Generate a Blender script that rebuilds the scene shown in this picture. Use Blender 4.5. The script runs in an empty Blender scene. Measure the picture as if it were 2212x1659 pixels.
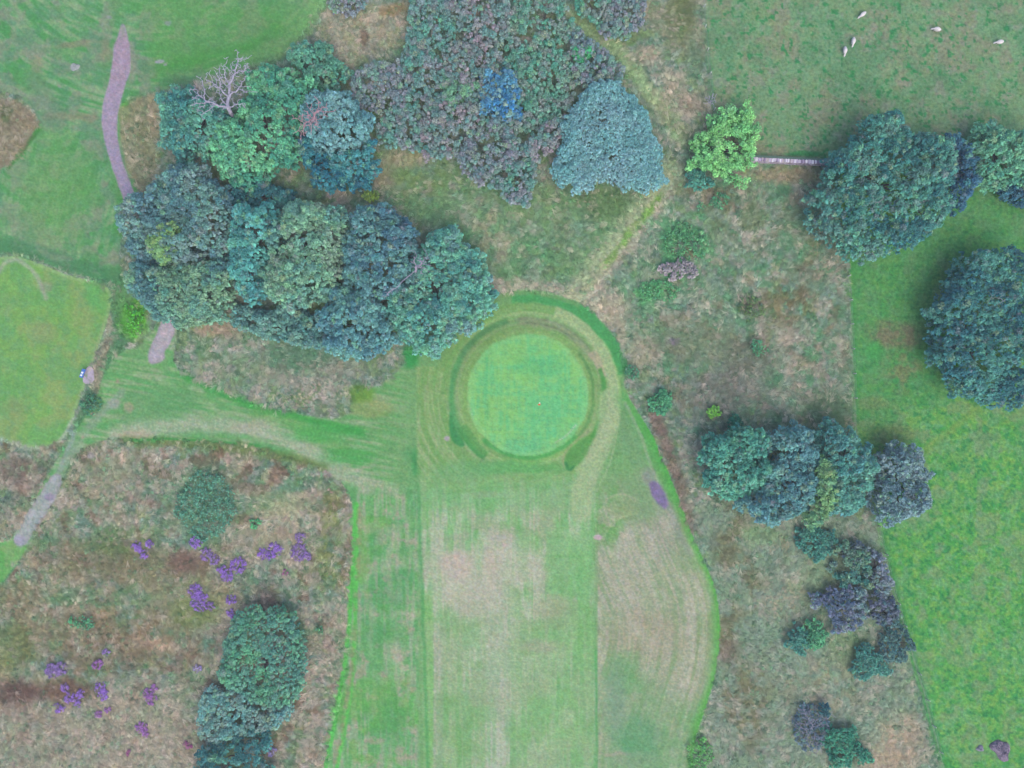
import bpy, math, random
import numpy as np

# ------------------------------------------------------------------ camera, sky, sun, exposure
SC = bpy.context.scene
COL = SC.collection
H = 137.0                      # camera height above the ground, metres
S = 200.0 / 2212.0             # metres per plan unit
CX, CY = 1106.0, 829.5         # plan point right below the camera
HAZE = 0.00022
E_LIGHT = np.array([2.3, 2.3, 2.62])                  # display brightness of a white card under this light

cam = bpy.data.cameras.new('camera'); camo = bpy.data.objects.new('camera', cam); COL.objects.link(camo)
camo.location = (0, 0, H); cam.sensor_width = 36.0
cam.lens = 36.0 / (2 * (100.0 / H)); cam.clip_start = 0.5; cam.clip_end = 9000
SC.camera = camo

world = bpy.data.worlds.new("World"); SC.world = world; world.use_nodes = True
wn = world.node_tree; bg = wn.nodes['Background']; sky = wn.nodes.new('ShaderNodeTexSky')
sky.sky_type = 'NISHITA'; sky.sun_disc = False
SUN_EL, SUN_AZ = 52.0, 160.0   # azimuth clockwise from north (+y)
sky.sun_elevation = math.radians(SUN_EL); sky.sun_rotation = math.radians(SUN_AZ)
sky.dust_density = 3.0; sky.air_density = 1.0; sky.ozone_density = 1.0
wn.links.new(sky.outputs[0], bg.inputs[0]); bg.inputs[1].default_value = 0.15
sl = bpy.data.lights.new('sun', 'SUN'); sl.energy = 0.8; sl.angle = math.radians(60); sl.color = (1.0, 0.95, 0.88)
so = bpy.data.objects.new('sun', sl); COL.objects.link(so)
so.rotation_euler = (math.radians(90 - SUN_EL), 0, math.radians(180 - SUN_AZ))
SC.view_settings.view_transform = 'Standard'; SC.view_settings.look = 'None'
SC.view_settings.gamma = 1.0; SC.view_settings.use_curve_mapping = False
SC.view_settings.exposure = 1.48
SC.cycles.volume_bounces = 0; SC.cycles.max_bounces = 5; SC.cycles.diffuse_bounces = 4

rng = np.random.default_rng(7)
random.seed(7)

# ------------------------------------------------------------------ helpers
def lin(c):
    c = np.asarray(c, dtype=np.float64) / 255.0
    return np.where(c > .04045, ((c + .055) / 1.055) ** 2.4, c / 12.92)

def alb(c, gain=1.0):          # a colour as it reads in the picture -> base colour of the thing
    return np.clip(lin(c) / E_LIGHT * gain, 0.004, 0.85)

_T = rng.random((8, 256, 256)).astype(np.float32)
def vnoise(x, y, seed=0):
    t = _T[seed % 8]; x = x + 37.7 * seed; y = y + 91.3 * seed
    xi = np.floor(x).astype(np.int64); yi = np.floor(y).astype(np.int64)
    fx = (x - xi).astype(np.float32); fy = (y - yi).astype(np.float32)
    fx = fx * fx * (3 - 2 * fx); fy = fy * fy * (3 - 2 * fy)
    a = t[xi & 255, yi & 255]; b = t[(xi + 1) & 255, yi & 255]
    c = t[xi & 255, (yi + 1) & 255]; d = t[(xi + 1) & 255, (yi + 1) & 255]
    return (a + (b - a) * fx) * (1 - fy) + (c + (d - c) * fx) * fy

def fbm(x, y, seed=0, octv=4, gain=0.55):
    s = 0; amp = 1; tot = 0
    for k in range(octv):
        s = s + amp * vnoise(x * 2 ** k, y * 2 ** k, seed + k); tot += amp; amp *= gain
    return s / tot             # 0..1 about 0.5

def sstep(a, b, x):
    t = np.clip((x - a) / (b - a), 0, 1); return t * t * (3 - 2 * t)

def sdf(X, Y, poly, closed=True):
    """signed distance to a polygon (negative inside) or distance to a line"""
    P = np.asarray(poly, dtype=np.float64); n = len(P)
    d = np.full(X.shape, 1e9); ins = np.zeros(X.shape, bool)
    for i in range(n if closed else n - 1):
        ax, ay = P[i]; bx, by = P[(i + 1) % n]; ex, ey = bx - ax, by - ay
        L = ex * ex + ey * ey + 1e-9
        t = np.clip(((X - ax) * ex + (Y - ay) * ey) / L, 0, 1)
        q = (X - ax - t * ex) ** 2 + (Y - ay - t * ey) ** 2
        d = np.minimum(d, q)
        if closed:
            c = ((ay > Y) != (by > Y)) & (X < (bx - ax) * (Y - ay) / (by - ay + 1e-12) + ax)
            ins ^= c
    d = np.sqrt(d)
    return np.where(ins, -d, d) if closed else d

def smooth_poly(pts, it=2):
    P = np.asarray(pts, dtype=np.float64)
    for _ in range(it):
        Q = np.roll(P, -1, axis=0)
        P = np.stack([P * .75 + Q * .25, P * .25 + Q * .75], 1).reshape(-1, 2)
    return P

def smooth_line(pts, it=2):
    P = np.asarray(pts, dtype=np.float64)
    for _ in range(it):
        a, b = P[:-1], P[1:]
        Q = np.stack([a * .75 + b * .25, a * .25 + b * .75], 1).reshape(-1, 2)
        P = np.vstack([P[:1], Q[1:-1], P[-1:]])
    return P

GC = (1140.0, 853.0)           # middle of the putting green
def terrain(X, Y):
    X = np.asarray(X, float); Y = np.asarray(Y, float)
    r = np.hypot(X - GC[0], (Y - GC[1]))
    th = np.degrees(np.arctan2(-(Y - GC[1]), X - GC[0]))          # 90 = up the picture
    z = 0.30 * (1 - sstep(128, 160, r))
    ring = np.exp(-((r - 168) / 13.0) ** 2)
    side = np.clip(sstep(-60, -35, th) * 1.0, 0, 1) + (th < -125)
    z = z - 0.16 * ring * np.clip(side, 0, 1)
    far = sstep(230, 420, r)
    z = z + far * 0.5 * (fbm(X / 120.0, Y / 120.0, 3, 3) - 0.5)
    fade = 1 - sstep(1400, 2600, np.hypot(X - CX, Y - CY))
    return z * fade

def P3(vx, vy, z=0.0):
    """plan point on the ground -> metres"""
    return np.array([(vx - CX) * S, (CY - vy) * S, z])

def gz(vx, vy): return float(terrain(np.array([vx]), np.array([vy]))[0])

def new_mesh(name, V, F, mat=None, parent=None, col=None, smooth=False, colname='col'):
    """V (n,3), F list or (m,k) array; col (n,3) per-vertex colour"""
    me = bpy.data.meshes.new(name)
    V = np.asarray(V, dtype=np.float32)
    if isinstance(F, np.ndarray):
        m, k = F.shape
        me.vertices.add(len(V)); me.vertices.foreach_set('co', V.ravel())
        me.loops.add(m * k); me.loops.foreach_set('vertex_index', F.astype(np.int32).ravel())
        me.polygons.add(m)
        me.polygons.foreach_set('loop_start', (np.arange(m) * k).astype(np.int32))
        me.polygons.foreach_set('loop_total', np.full(m, k, np.int32))
        me.update(calc_edges=True)
    else:
        me.from_pydata(V.tolist(), [], F); me.update()
    if smooth: me.polygons.foreach_set('use_smooth', np.ones(len(me.polygons), bool))
    if col is not None:
        a = me.attributes.new(colname, 'FLOAT_COLOR', 'POINT')
        c4 = np.ones((len(V), 4), np.float32); c4[:, :3] = col
        a.data.foreach_set('color', c4.ravel())
    if mat: me.materials.append(mat)
    o = bpy.data.objects.new(name, me); COL.objects.link(o)
    if parent: o.parent = parent
    return o

def empty(name, label, cat, loc=(0, 0, 0), group=None, rz=0):
    o = bpy.data.objects.new(name, None); COL.objects.link(o)
    o.location = loc; o.rotation_euler = (0, 0, rz); o.empty_display_size = 0.3
    o['label'] = label; o['category'] = cat
    if group: o['group'] = group
    return o

def tag(o, label, cat, group=None):
    o['label'] = label; o['category'] = cat
    if group: o['group'] = group

# ------------------------------------------------------------------ materials
def mat_base(name, rough=0.8, spec=0.2):
    m = bpy.data.materials.new(name); m.use_nodes = True
    b = m.node_tree.nodes['Principled BSDF']
    b.inputs['Roughness'].default_value = rough; b.inputs['Specular IOR Level'].default_value = spec
    return m, m.node_tree, b

def mat_ground(name, fine=0.16, mid=0.14, bump=0.05, scale=6.0):
    m, nt, b = mat_base(name, 0.95, 0.05); N = nt.nodes; L = nt.links
    at = N.new('ShaderNodeAttribute'); at.attribute_name = 'col'
    g = N.new('ShaderNodeNewGeometry')
    n1 = N.new('ShaderNodeTexNoise'); n1.inputs['Scale'].default_value = scale; n1.inputs['Detail'].default_value = 3; n1.inputs['Roughness'].default_value = .7
    n2 = N.new('ShaderNodeTexNoise'); n2.inputs['Scale'].default_value = scale * .3; n2.inputs['Detail'].default_value = 3
    L.new(g.outputs['Position'], n1.inputs['Vector']); L.new(g.outputs['Position'], n2.inputs['Vector'])
    def mr(src, amp):
        r = N.new('ShaderNodeMapRange'); r.inputs['From Min'].default_value = .25; r.inputs['From Max'].default_value = .75
        r.inputs['To Min'].default_value = 1 - amp * 2; r.inputs['To Max'].default_value = 1 + amp * 2; L.new(src, r.inputs['Value']); return r.outputs[0]
    mu = N.new('ShaderNodeMath'); mu.operation = 'MULTIPLY'; L.new(mr(n1.outputs['Fac'], fine), mu.inputs[0]); L.new(mr(n2.outputs['Fac'], mid), mu.inputs[1])
    # the noise colour tints single tufts warm or cool
    mx = N.new('ShaderNodeMix'); mx.data_type = 'RGBA'; mx.blend_type = 'OVERLAY'; mx.inputs['Factor'].default_value = .10
    L.new(at.outputs['Color'], mx.inputs['A']); L.new(n2.outputs['Color'], mx.inputs['B'])
    vm = N.new('ShaderNodeVectorMath'); vm.operation = 'SCALE'; L.new(mx.outputs['Result'], vm.inputs[0]); L.new(mu.outputs[0], vm.inputs['Scale'])
    L.new(vm.outputs[0], b.inputs['Base Color'])
    bp = N.new('ShaderNodeBump'); bp.inputs['Strength'].default_value = .6; bp.inputs['Distance'].default_value = bump
    L.new(n1.outputs['Fac'], bp.inputs['Height']); L.new(bp.outputs[0], b.inputs['Normal'])
    return m

def mat_leaf(name, attr='col', inst=False):
    m, nt, b = mat_base(name, 0.75, 0.12); N = nt.nodes; L = nt.links
    at = N.new('ShaderNodeAttribute'); at.attribute_name = attr
    if inst: at.attribute_type = 'INSTANCER'
    L.new(at.outputs['Color'], b.inputs['Base Color'])
    return m

def mat_plain(name, c, rough=.8, spec=.2, amp=.2, scale=8.0, bump=0.0):
    m, nt, b = mat_base(name, rough, spec); N = nt.nodes; L = nt.links
    tc = N.new('ShaderNodeTexCoord'); n = N.new('ShaderNodeTexNoise'); n.inputs['Scale'].default_value = scale; n.inputs['Detail'].default_value = 4
    L.new(tc.outputs['Object'], n.inputs['Vector'])
    cr = N.new('ShaderNodeValToRGB'); a = alb(c)
    cr.color_ramp.elements[0].position = .3; cr.color_ramp.elements[1].position = .7
    cr.color_ramp.elements[0].color = (*np.clip(a * (1 - amp), 0, .9), 1); cr.color_ramp.elements[1].color = (*np.clip(a * (1 + amp), 0, .9), 1)
    L.new(n.outputs['Fac'], cr.inputs[0]); L.new(cr.outputs[0], b.inputs['Base Color'])
    if bump:
        bp = N.new('ShaderNodeBump'); bp.inputs['Distance'].default_value = bump; L.new(n.outputs['Fac'], bp.inputs['Height']); L.new(bp.outputs[0], b.inputs['Normal'])
    return m

M_LEAF = mat_leaf('leaves'); M_TUFT = mat_leaf('grass_blades', 'tcol', True)
M_BARK = mat_plain('bark', (92, 84, 92), amp=.3, scale=4, bump=.03)
M_DEAD = mat_plain('dead_wood', (186, 182, 214), amp=.15, scale=3)
M_TWIG = mat_plain('grey_twigs', (172, 166, 196), amp=.2, scale=3)
M_TWIG2 = mat_plain('green_grey_twigs', (140, 160, 164)); M_STONE = mat_leaf('stone'); M_WOOD = mat_plain('post_wood', (205, 210, 215), amp=.2)
M_WOOL = mat_plain('wool', (236, 228, 240), rough=.95, spec=.02, amp=.08, scale=9, bump=.03)

# ------------------------------------------------------------------ plan of the ground (plan units)
TEE = smooth_poly([(-60, 562), (20, 553), (50, 556), (95, 574), (150, 597), (212, 609), (238, 625), (241, 650), (228, 700), (208, 762), (184, 830),
                   (164, 885), (148, 930), (125, 958), (92, 970), (50, 966), (0, 945), (-60, 930)], 1)
PATH_TOP = smooth_poly([(260, 52), (268, 52), (277, 85), (283, 130), (280, 160), (268, 190), (259, 225), (252, 262), (254, 300), (262, 338), (272, 370), (284, 402),
                        (300, 440), (280, 460), (266, 428), (250, 385), (238, 345), (225, 305), (217, 262), (222, 225), (232, 190), (242, 140), (246, 100), (255, 80)], 2)
PATH_MID = smooth_poly([(350, 680), (384, 684), (378, 715), (366, 745), (354, 758), (353, 780), (324, 788), (319, 768), (331, 736), (343, 705)], 2)
PATH_LOW = smooth_poly([(118, 1020), (138, 1030), (128, 1062), (108, 1098), (82, 1140), (52, 1182), (26, 1172), (48, 1128), (74, 1082), (98, 1048)], 2)
SLAB = [(194, 790), (202, 795), (204, 828), (180, 829), (179, 815), (186, 796)]
PURPLE = smooth_poly([(1405, 1038), (1418, 1038), (1434, 1056), (1447, 1088), (1440, 1100), (1426, 1094), (1412, 1078), (1402, 1058)], 2)
GREENP = smooth_poly([(GC[0] + 131 * math.cos(a), GC[1] + 131 * math.sin(a) + 4 * math.sin(3 * a)) for a in np.linspace(0, 2 * math.pi, 40, endpoint=False)], 1)
RIGHT_EDGE = [(1085, 630), (1150, 629), (1215, 642), (1270, 668), (1312, 706), (1335, 750), (1346, 800), (1352, 850), (1388, 905), (1415, 950), (1440, 1010), (1468, 1080), (1492, 1150), (1520, 1210),
              (1546, 1270), (1556, 1340), (1554, 1400), (1546, 1460), (1524, 1530), (1500, 1600), (1492, 1720)]
MOWN = smooth_poly([(1075, 634)] + RIGHT_EDGE[1:] + [(690, 1720), (716, 1600), (740, 1500), (752, 1400), (758, 1250), (764, 1120), (756, 1060), (700, 1012), (640, 990), (580, 974),
                    (480, 956), (380, 950), (300, 946), (205, 950), (160, 985), (132, 1035), (100, 1100), (60, 1180), (20, 1240), (-60, 1330), (-60, 1150), (20, 1180), (60, 1110), (100, 1030), (150, 950), (200, 880), (232, 790), (262, 760),
                    (300, 742), (340, 700), (385, 700), (372, 760), (380, 800), (420, 820), (480, 850), (540, 874), (600, 888), (680, 902), (750, 905),
                    (765, 850), (830, 828), (870, 790), (905, 745), (985, 715), (1040, 660)], 1)
TOPLEFT = smooth_poly([(-60, -60), (700, -60), (690, 0), (668, 45), (640, 85), (600, 120), (560, 135), (470, 160), (430, 182), (330, 198), (270, 212), (262, 240), (258, 300), (282, 370), (310, 440),
                       (270, 470), (255, 540), (262, 600), (215, 600), (150, 590), (95, 566), (40, 545), (-60, 548), (-60, 370), (0, 372), (30, 340), (62, 300), (80, 275), (82, 250), (60, 222), (25, 198), (-60, 190)], 1)
FIELD_TOP = [(1514, -60), (1519, 0), (1527, 110), (1538, 230), (1542, 300), (1545, 340), (1600, 343), (1790, 353), (2280, 385), (2280, -60)]
FIELD_RIGHT = [(1790, 353), (1800, 400), (1828, 540), (1833, 560), (1838, 700), (1843, 850), (1846, 940), (1885, 1090), (1900, 1160), (1925, 1270), (1960, 1400), (1990, 1500), (2020, 1600), (2050, 1720), (2280, 1720), (2280, 385)]

def lane(cx, r0, r1, a0, a1, n=40):
    A = np.radians(np.linspace(a0, a1, n))
    out = [(cx[0] + r1 * math.cos(a), cx[1] - r1 * math.sin(a)) for a in A] + [(cx[0] + r0 * math.cos(a), cx[1] - r0 * math.sin(a)) for a in A[::-1]]
    return out

def paint(X, Y):
    n = len(X); C = np.zeros((n, 3)); 
    wx = (fbm(X / 26., Y / 26., 1, 4) - .5) * 2; wy = (fbm(X / 26., Y / 26., 5, 4) - .5) * 2
    f_s = vnoise(X / 2.6, Y / 2.6, 2)                       # grain about a vertex wide
    f_a = fbm(X / 9., Y / 9., 0, 3); f_b = fbm(X / 38., Y / 38., 4, 4); f_c = fbm(X / 110., Y / 110., 6, 4)
    f_d = fbm(X / 16., Y / 16., 3, 4); f_e = fbm(X / 60., Y / 60., 7, 4)
    # directional grain following a slowly turning angle, like laid grass
    ang = (fbm(X / 150., Y / 150., 2, 2) - .5) * 7
    ca, sa = np.cos(ang), np.sin(ang)
    lay = .5 * vnoise((X * ca + Y * sa) / 3.2, (-X * sa + Y * ca) / 15., 1) + .5 * vnoise((X * ca + Y * sa) / 6., (-X * sa + Y * ca) / 30., 3)

    def c(x): return np.asarray(x, float)
    def mixin(idx, col, a):
        a = np.asarray(a)[:, None]; C[idx] = C[idx] * (1 - a) + c(col) * a
    def poly(pts, col, feather=3, alpha=1, warp=0, tex=None, grow=0):
        P = np.asarray(pts, float); m = warp + feather + grow + 4
        idx = np.nonzero((X > P[:, 0].min() - m) & (X < P[:, 0].max() + m) & (Y > P[:, 1].min() - m) & (Y < P[:, 1].max() + m))[0]
        if len(idx) == 0: return
        d = sdf(X[idx] + wx[idx] * warp, Y[idx] + wy[idx] * warp, P) - grow
        a = (1 - sstep(-feather, feather, d)) * alpha
        if tex is not None: a = a * tex[idx]
        mixin(idx, col, np.clip(a, 0, 1))
    def line(pts, w, col, feather=2, alpha=1, warp=0, tex=None):
        P = np.asarray(pts, float); m = warp + feather + w + 4
        idx = np.nonzero((X > P[:, 0].min() - m) & (X < P[:, 0].max() + m) & (Y > P[:, 1].min() - m) & (Y < P[:, 1].max() + m))[0]
        if len(idx) == 0: return
        d = sdf(X[idx] + wx[idx] * warp, Y[idx] + wy[idx] * warp, P, False) - w
        a = (1 - sstep(-feather, feather, d)) * alpha
        if tex is not None: a = a * tex[idx]
        mixin(idx, col, np.clip(a, 0, 1))
    def blob(cx, cy, rx, ry, col, alpha=1, rot=0, soft=.5, warp=8, tex=None):
        R = max(rx, ry) * 1.6 + warp
        idx = np.nonzero((np.abs(X - cx) < R) & (np.abs(Y - cy) < R))[0]
        if len(idx) == 0: return
        x = X[idx] + wx[idx] * warp - cx; y = Y[idx] + wy[idx] * warp - cy; t = math.radians(rot)
        u = (x * math.cos(t) - y * math.sin(t)) / rx; v = (x * math.sin(t) + y * math.cos(t)) / ry
        a = (1 - sstep(1 - soft, 1 + soft * .6, np.hypot(u, v))) * alpha
        if tex is not None: a = a * tex[idx]
        mixin(idx, col, np.clip(a, 0, 1))
    ALL = slice(None)
    # ---- rough grass everywhere
    C[:] = c((132, 152, 138))
    mixin(ALL, (188, 172, 168), sstep(.50, .64, f_b) * .8)
    mixin(ALL, (98, 148, 110), sstep(.50, .60, f_d) * .75)
    mixin(ALL, (124, 116, 100), sstep(.56, .70, f_e) * .45)
    mixin(ALL, (104, 138, 126), sstep(.50, .64, fbm(X / 30., Y / 30., 9, 4)) * .7)
    mixin(ALL, (202, 186, 178), sstep(.54, .76, lay) * .6 * (.35 + .65 * sstep(.42, .6, f_b)))
    mixin(ALL, (96, 116, 96), sstep(.56, .80, 1 - lay) * .5)
    mixin(ALL, (150, 158, 150), sstep(.52, .64, fbm(X / 14., Y / 14., 21, 3)) * .6); mixin(ALL, (82, 116, 92), sstep(.54, .66, fbm(X / 11., Y / 11., 23, 3)) * .6); mixin(ALL, (120, 150, 96), sstep(.58, .68, fbm(X / 17., Y / 17., 25, 3)) * .6)
    hi = sstep(.5, .8, f_a); lo = sstep(.45, .2, f_a)
    T1 = sstep(.35, .62, f_d); T2 = sstep(.38, .6, f_b); TL = sstep(.4, .7, lay); T3 = sstep(.40, .60, fbm(X / 20., Y / 20., 11, 3))
    # ---- lower left heath: browner in the middle, paler toward the bottom
    heath = (X < 790) & (Y > 950) & (sdf(X, Y, MOWN) > 0); mixin(ALL, (178, 150, 132), heath * sstep(.42, .62, fbm(X / 45., Y / 45., 27, 4)) * .45); mixin(ALL, (96, 138, 98), heath * sstep(.56, .68, fbm(X / 28., Y / 28., 37, 4)) * .6); mixin(ALL, (120, 94, 80), heath * sstep(.60, .70, fbm(X / 30., Y / 30., 39, 4)) * .6); mixin(ALL, (200, 182, 170), heath * sstep(.58, .70, fbm(X / 22., Y / 22., 41, 4)) * .55)
    poly([(-60, 1240), (120, 1200), (300, 1150), (480, 1180), (520, 1300), (430, 1400), (300, 1450), (120, 1480), (-60, 1500)], (142, 136, 104), 60, .55, 20, T2)
    blob(240, 1400, 170, 60, (124, 104, 88), .7, 0, .7, 20, T1); blob(40, 1500, 60, 36, (98, 70, 66), .85, 0, .6); blob(150, 1495, 70, 34, (112, 84, 74), .75, 0, .6)
    blob(400, 1215, 46, 34, (116, 90, 84), .75, 0, .6); blob(230, 1210, 120, 50, (124, 112, 84), .55, 0, .7); blob(300, 1345, 110, 30, (150, 122, 92), .6, -8, .6, 12, T1)
    blob(330, 1390, 60, 18, (180, 150, 130), .7, -8, .6); blob(580, 1290, 30, 30, (120, 100, 95), .6)
    poly([(-60, 1530), (180, 1520), (300, 1480), (420, 1500), (430, 1720), (-60, 1720)], (172, 160, 146), 40, .6, 20)
    blob(160, 1040, 120, 70, (176, 156, 140), .5, 0, .7, 20, T2); blob(620, 1110, 90, 60, (178, 164, 146), .6, 0, .7, 20, T2); blob(600, 1150, 60, 60, (178, 164, 146), .5)
    blob(715, 1150, 30, 110, (128, 140, 84), .8, 0, .6, 12, T1); blob(700, 1240, 40, 60, (128, 140, 84), .6, 0, .6, 12, T1)
    poly([(430, 1380), (500, 1340), (720, 1300), (735, 1500), (690, 1700), (560, 1700), (620, 1560)], (176, 160, 150), 20, .6, 14, T3)
    blob(420, 1320, 60, 40, (118, 136, 80), .7); blob(20, 1400, 60, 60, (112, 130, 76), .6); blob(250, 1170, 60, 30, (98, 128, 74), .6, 0, .6, 10, T1)
    blob(160, 1290, 60, 26, (92, 124, 92), .55, 0, .6, 10, T1); blob(440, 1090, 80, 85, (100, 150, 118), .7, 0, .5, 10); blob(230, 1020, 70, 30, (150, 160, 130), .5)
    for q in range(5): blob(130 + q * 45, 1300 + (q % 2) * 40, 26, 14, (84, 136, 92), .45, 0, .6, 8, T1)
    blob(45, 1020, 60, 40, (120, 100, 96), .75, 0, .6, 10, T1); blob(70, 1045, 40, 30, (182, 166, 156), .7, 0, .6, 8, TL)
    blob(600, 1085, 60, 30, (150, 168, 120), .4)
    # ---- rough north of the left passage
    blob(560, 790, 170, 60, (112, 148, 114), .6, 10, .6, 16, T1); blob(560, 800, 150, 48, (186, 166, 152), .6, 10, .6, 16, T3); blob(660, 850, 110, 40, (194, 176, 166), .75, 5, .6, 14, TL)
    blob(450, 745, 60, 30, (96, 142, 100), .6, 0, .6, 10, T1); blob(520, 800, 60, 30, (92, 140, 98), .55, 0, .6, 10, T3); blob(470, 715, 60, 16, (184, 160, 140), .75, 5, .6, 8)
    blob(640, 770, 90, 34, (88, 130, 104), .8, 0, .6, 12); blob(740, 800, 60, 26, (150, 150, 140), .6)
    # ---- middle top meadow
    poly([(810, 330), (900, 330), (1050, 400), (1190, 400), (1330, 420), (1440, 360), (1380, 470), (1280, 600), (1100, 630), (1050, 560), (900, 480), (820, 420)], (110, 156, 106), 20, .75, 16, T2 * .6 + .4)
    blob(900, 390, 90, 50, (126, 150, 94), .6, 0, .6, 14, T1); blob(870, 340, 50, 24, (166, 158, 128), .75, 0, .6, 10); blob(825, 380, 24, 40, (160, 146, 126), .7)
    blob(1060, 500, 40, 90, (168, 162, 140), .75, 20, .6, 14, T3); blob(1180, 450, 70, 60, (118, 150, 104), .7, 0, .6, 14, T1); blob(1310, 440, 70, 40, (92, 122, 78), .75, 0, .6, 12)
    blob(990, 530, 50, 60, (92, 152, 112), .7, 0, .6, 12, T1); blob(1130, 560, 90, 50, (98, 150, 106), .7, 0, .6, 12, T2); blob(1090, 545, 20, 30, (170, 158, 144), .5)
    line([(1060, 622), (1130, 615), (1200, 628), (1260, 650), (1300, 690)], 16, (190, 176, 160), 8, .85, 8, TL * .6 + .4)
    line(smooth_line([(1450, 370), (1400, 440), (1340, 520), (1280, 600), (1240, 640)]), 26, (172, 180, 146), 14, .85, 6, T3 * .3 + .7)
    line(smooth_line([(1425, 430), (1370, 500), (1310, 575)]), 8, (122, 172, 84), 7, .95, 4)
    line(smooth_line([(1450, 420), (1400, 485), (1330, 570), (1275, 640)]), 9, (186, 172, 158), 7, .7, 5)
    line(smooth_line([(1240, 30), (1300, 85), (1360, 130), (1400, 200), (1440, 240), (1470, 300)]), 16, (150, 178, 132), 9, .9, 8)
    # top right verge between the thicket and the field
    poly([(1380, -60), (1512, -60), (1535, 230), (1500, 300), (1440, 360), (1420, 280), (1400, 180), (1350, 120)], (140, 146, 118), 16, .6, 12, T2)
    blob(1400, 120, 30, 26, (184, 160, 144), .7); blob(1470, 30, 36, 70, (104, 116, 76), .75, 0, .6, 12); blob(1440, 200, 40, 40, (180, 164, 146), .6, 0, .6, 12, TL)
    blob(1500, 130, 20, 50, (98, 130, 104), .6); blob(1495, 230, 26, 30, (170, 150, 135), .7)
    poly([(700, 20), (760, 0), (880, 5), (885, 50), (850, 110), (790, 130), (745, 170), (725, 130), (690, 90)], (188, 168, 148), 12, .75, 10, TL * .5 + .5); blob(790, 80, 10, 22, (120, 96, 82), .7); blob(850, 20, 30, 14, (140, 120, 84), .7)
    # ---- wide meadow of the middle right
    poly([(1500, 400), (1790, 360), (1830, 540), (1845, 930), (1520, 920), (1400, 850), (1350, 740), (1300, 650), (1420, 470)], (116, 146, 122), 14, .65, 10, T2)
    mead = 1 - sstep(-24, 6, sdf(X + wx * 12, Y + wy * 12, [(1510, 390), (1790, 360), (1830, 540), (1845, 930), (1520, 920), (1400, 850), (1365, 740), (1345, 650), (1400, 560), (1470, 450)]))
    mixin(ALL, (86, 144, 102), mead * sstep(.52, .66, fbm(X / 26., Y / 26., 31, 4)) * .65); mixin(ALL, (122, 106, 86), mead * sstep(.58, .70, fbm(X / 30., Y / 30., 33, 4)) * .5); mixin(ALL, (186, 168, 160), mead * sstep(.56, .68, fbm(X / 34., Y / 34., 35, 4)) * .5)
    blob(1560, 420, 90, 40, (128, 106, 88), .7, 0, .6, 12, T1); blob(1620, 470, 130, 60, (108, 128, 94), .7, 0, .6, 14, T3); blob(1700, 380, 90, 18, (170, 150, 122), .7)
    blob(1780, 560, 50, 60, (168, 158, 142), .7, 0, .6, 12, TL); blob(1750, 800, 90, 110, (168, 154, 142), .7, 0, .6, 14, T3); blob(1610, 780, 70, 50, (114, 120, 108), .7)
    blob(1560, 850, 90, 60, (122, 122, 118), .7, 0, .6, 12); blob(1790, 890, 60, 50, (88, 120, 88), .75, 0, .6, 12); blob(1700, 655, 60, 60, (124, 112, 80), .7, 0, .6, 10, T1)
    blob(1460, 540, 80, 90, (88, 160, 106), .85, 0, .6, 14, T1); blob(1400, 640, 60, 40, (92, 166, 108), .85, 0, .6, 14, T3); blob(1390, 760, 40, 50, (172, 160, 140), .7, 0, .6, 10)
    blob(1320, 665, 40, 40, (182, 168, 150), .75, 0, .6, 10); blob(1500, 740, 90, 50, (120, 132, 108), .7); blob(1340, 720, 10, 40, (180, 168, 148), .7)
    line([(1585, 830), (1680, 890)], 4, (160, 140, 138), 4, .5); blob(1450, 735, 9, 7, (140, 116, 160), .7); line(smooth_line([(1410, 890), (1440, 960), (1475, 1060), (1500, 1140)]), 12, (128, 104, 96), 8, .75, 8)
    # ---- lower right rough
    poly([(1480, 1080), (1900, 1130), (2030, 1700), (1500, 1700), (1560, 1400), (1550, 1280)], (134, 154, 134), 12, .6, 10)
    line(smooth_line([(1575, 1120), (1580, 1200), (1610, 1260), (1600, 1340), (1570, 1380)]), 38, (112, 110, 80), 18, .7, 14, T2)
    blob(1640, 1150, 50, 30, (128, 160, 118), .7, 0, .6, 12); blob(1690, 1180, 30, 26, (180, 160, 136), .6, 0, .6, 10, TL); blob(1690, 1290, 60, 50, (180, 160, 138), .7, 0, .6, 12, TL)
    blob(1610, 1520, 60, 100, (120, 108, 78), .65, 0, .6, 16, T1); blob(1570, 1410, 30, 30, (120, 105, 95), .6); blob(1780, 1480, 110, 70, (158, 152, 124), .6, 0, .6, 12, T3)
    blob(1950, 1600, 60, 70, (190, 162, 140), .75, 0, .6, 14, T3 * .5 + .5); blob(1900, 1650, 50, 40, (190, 164, 142), .6); blob(1840, 1400, 60, 40, (118, 146, 96), .5); blob(1780, 1250, 60, 60, (140, 160, 120), .5)
    # ---- pastures
    up = np.zeros(n); 
    poly(FIELD_TOP, (118, 156, 118), 3, 1, 2); tp = (sdf(X, Y, FIELD_TOP) < 0)
    a = tp * 1.0
    mixin(ALL, (142, 142, 122), a * sstep(.46, .62, f_b) * .7); mixin(ALL, (124, 152, 110), a * sstep(.5, .66, f_d) * .6)
    mixin(ALL, (84, 142, 104), a * sstep(.60, .72, f_a) * sstep(.4, .6, f_e) * .6); mixin(ALL, (96, 142, 104), a * sstep(.54, .66, f_e) * .6)
    mixin(ALL, (152, 150, 142), a * sstep(.60, .74, fbm(X / 24., Y / 24., 12, 3)) * .5); mixin(ALL, (46, 136, 80), a * sstep(.64, .72, fbm(X / 9., Y / 9., 13, 3)) * .85)
    blob(1680, 330, 80, 16, (140, 140, 118), .6); blob(1740, 332, 44, 7, (56, 140, 84), .85, 0, .5, 5); blob(1620, 335, 20, 6, (70, 140, 90), .6); blob(1590, 310, 22, 16, (160, 140, 122), .5)
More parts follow.
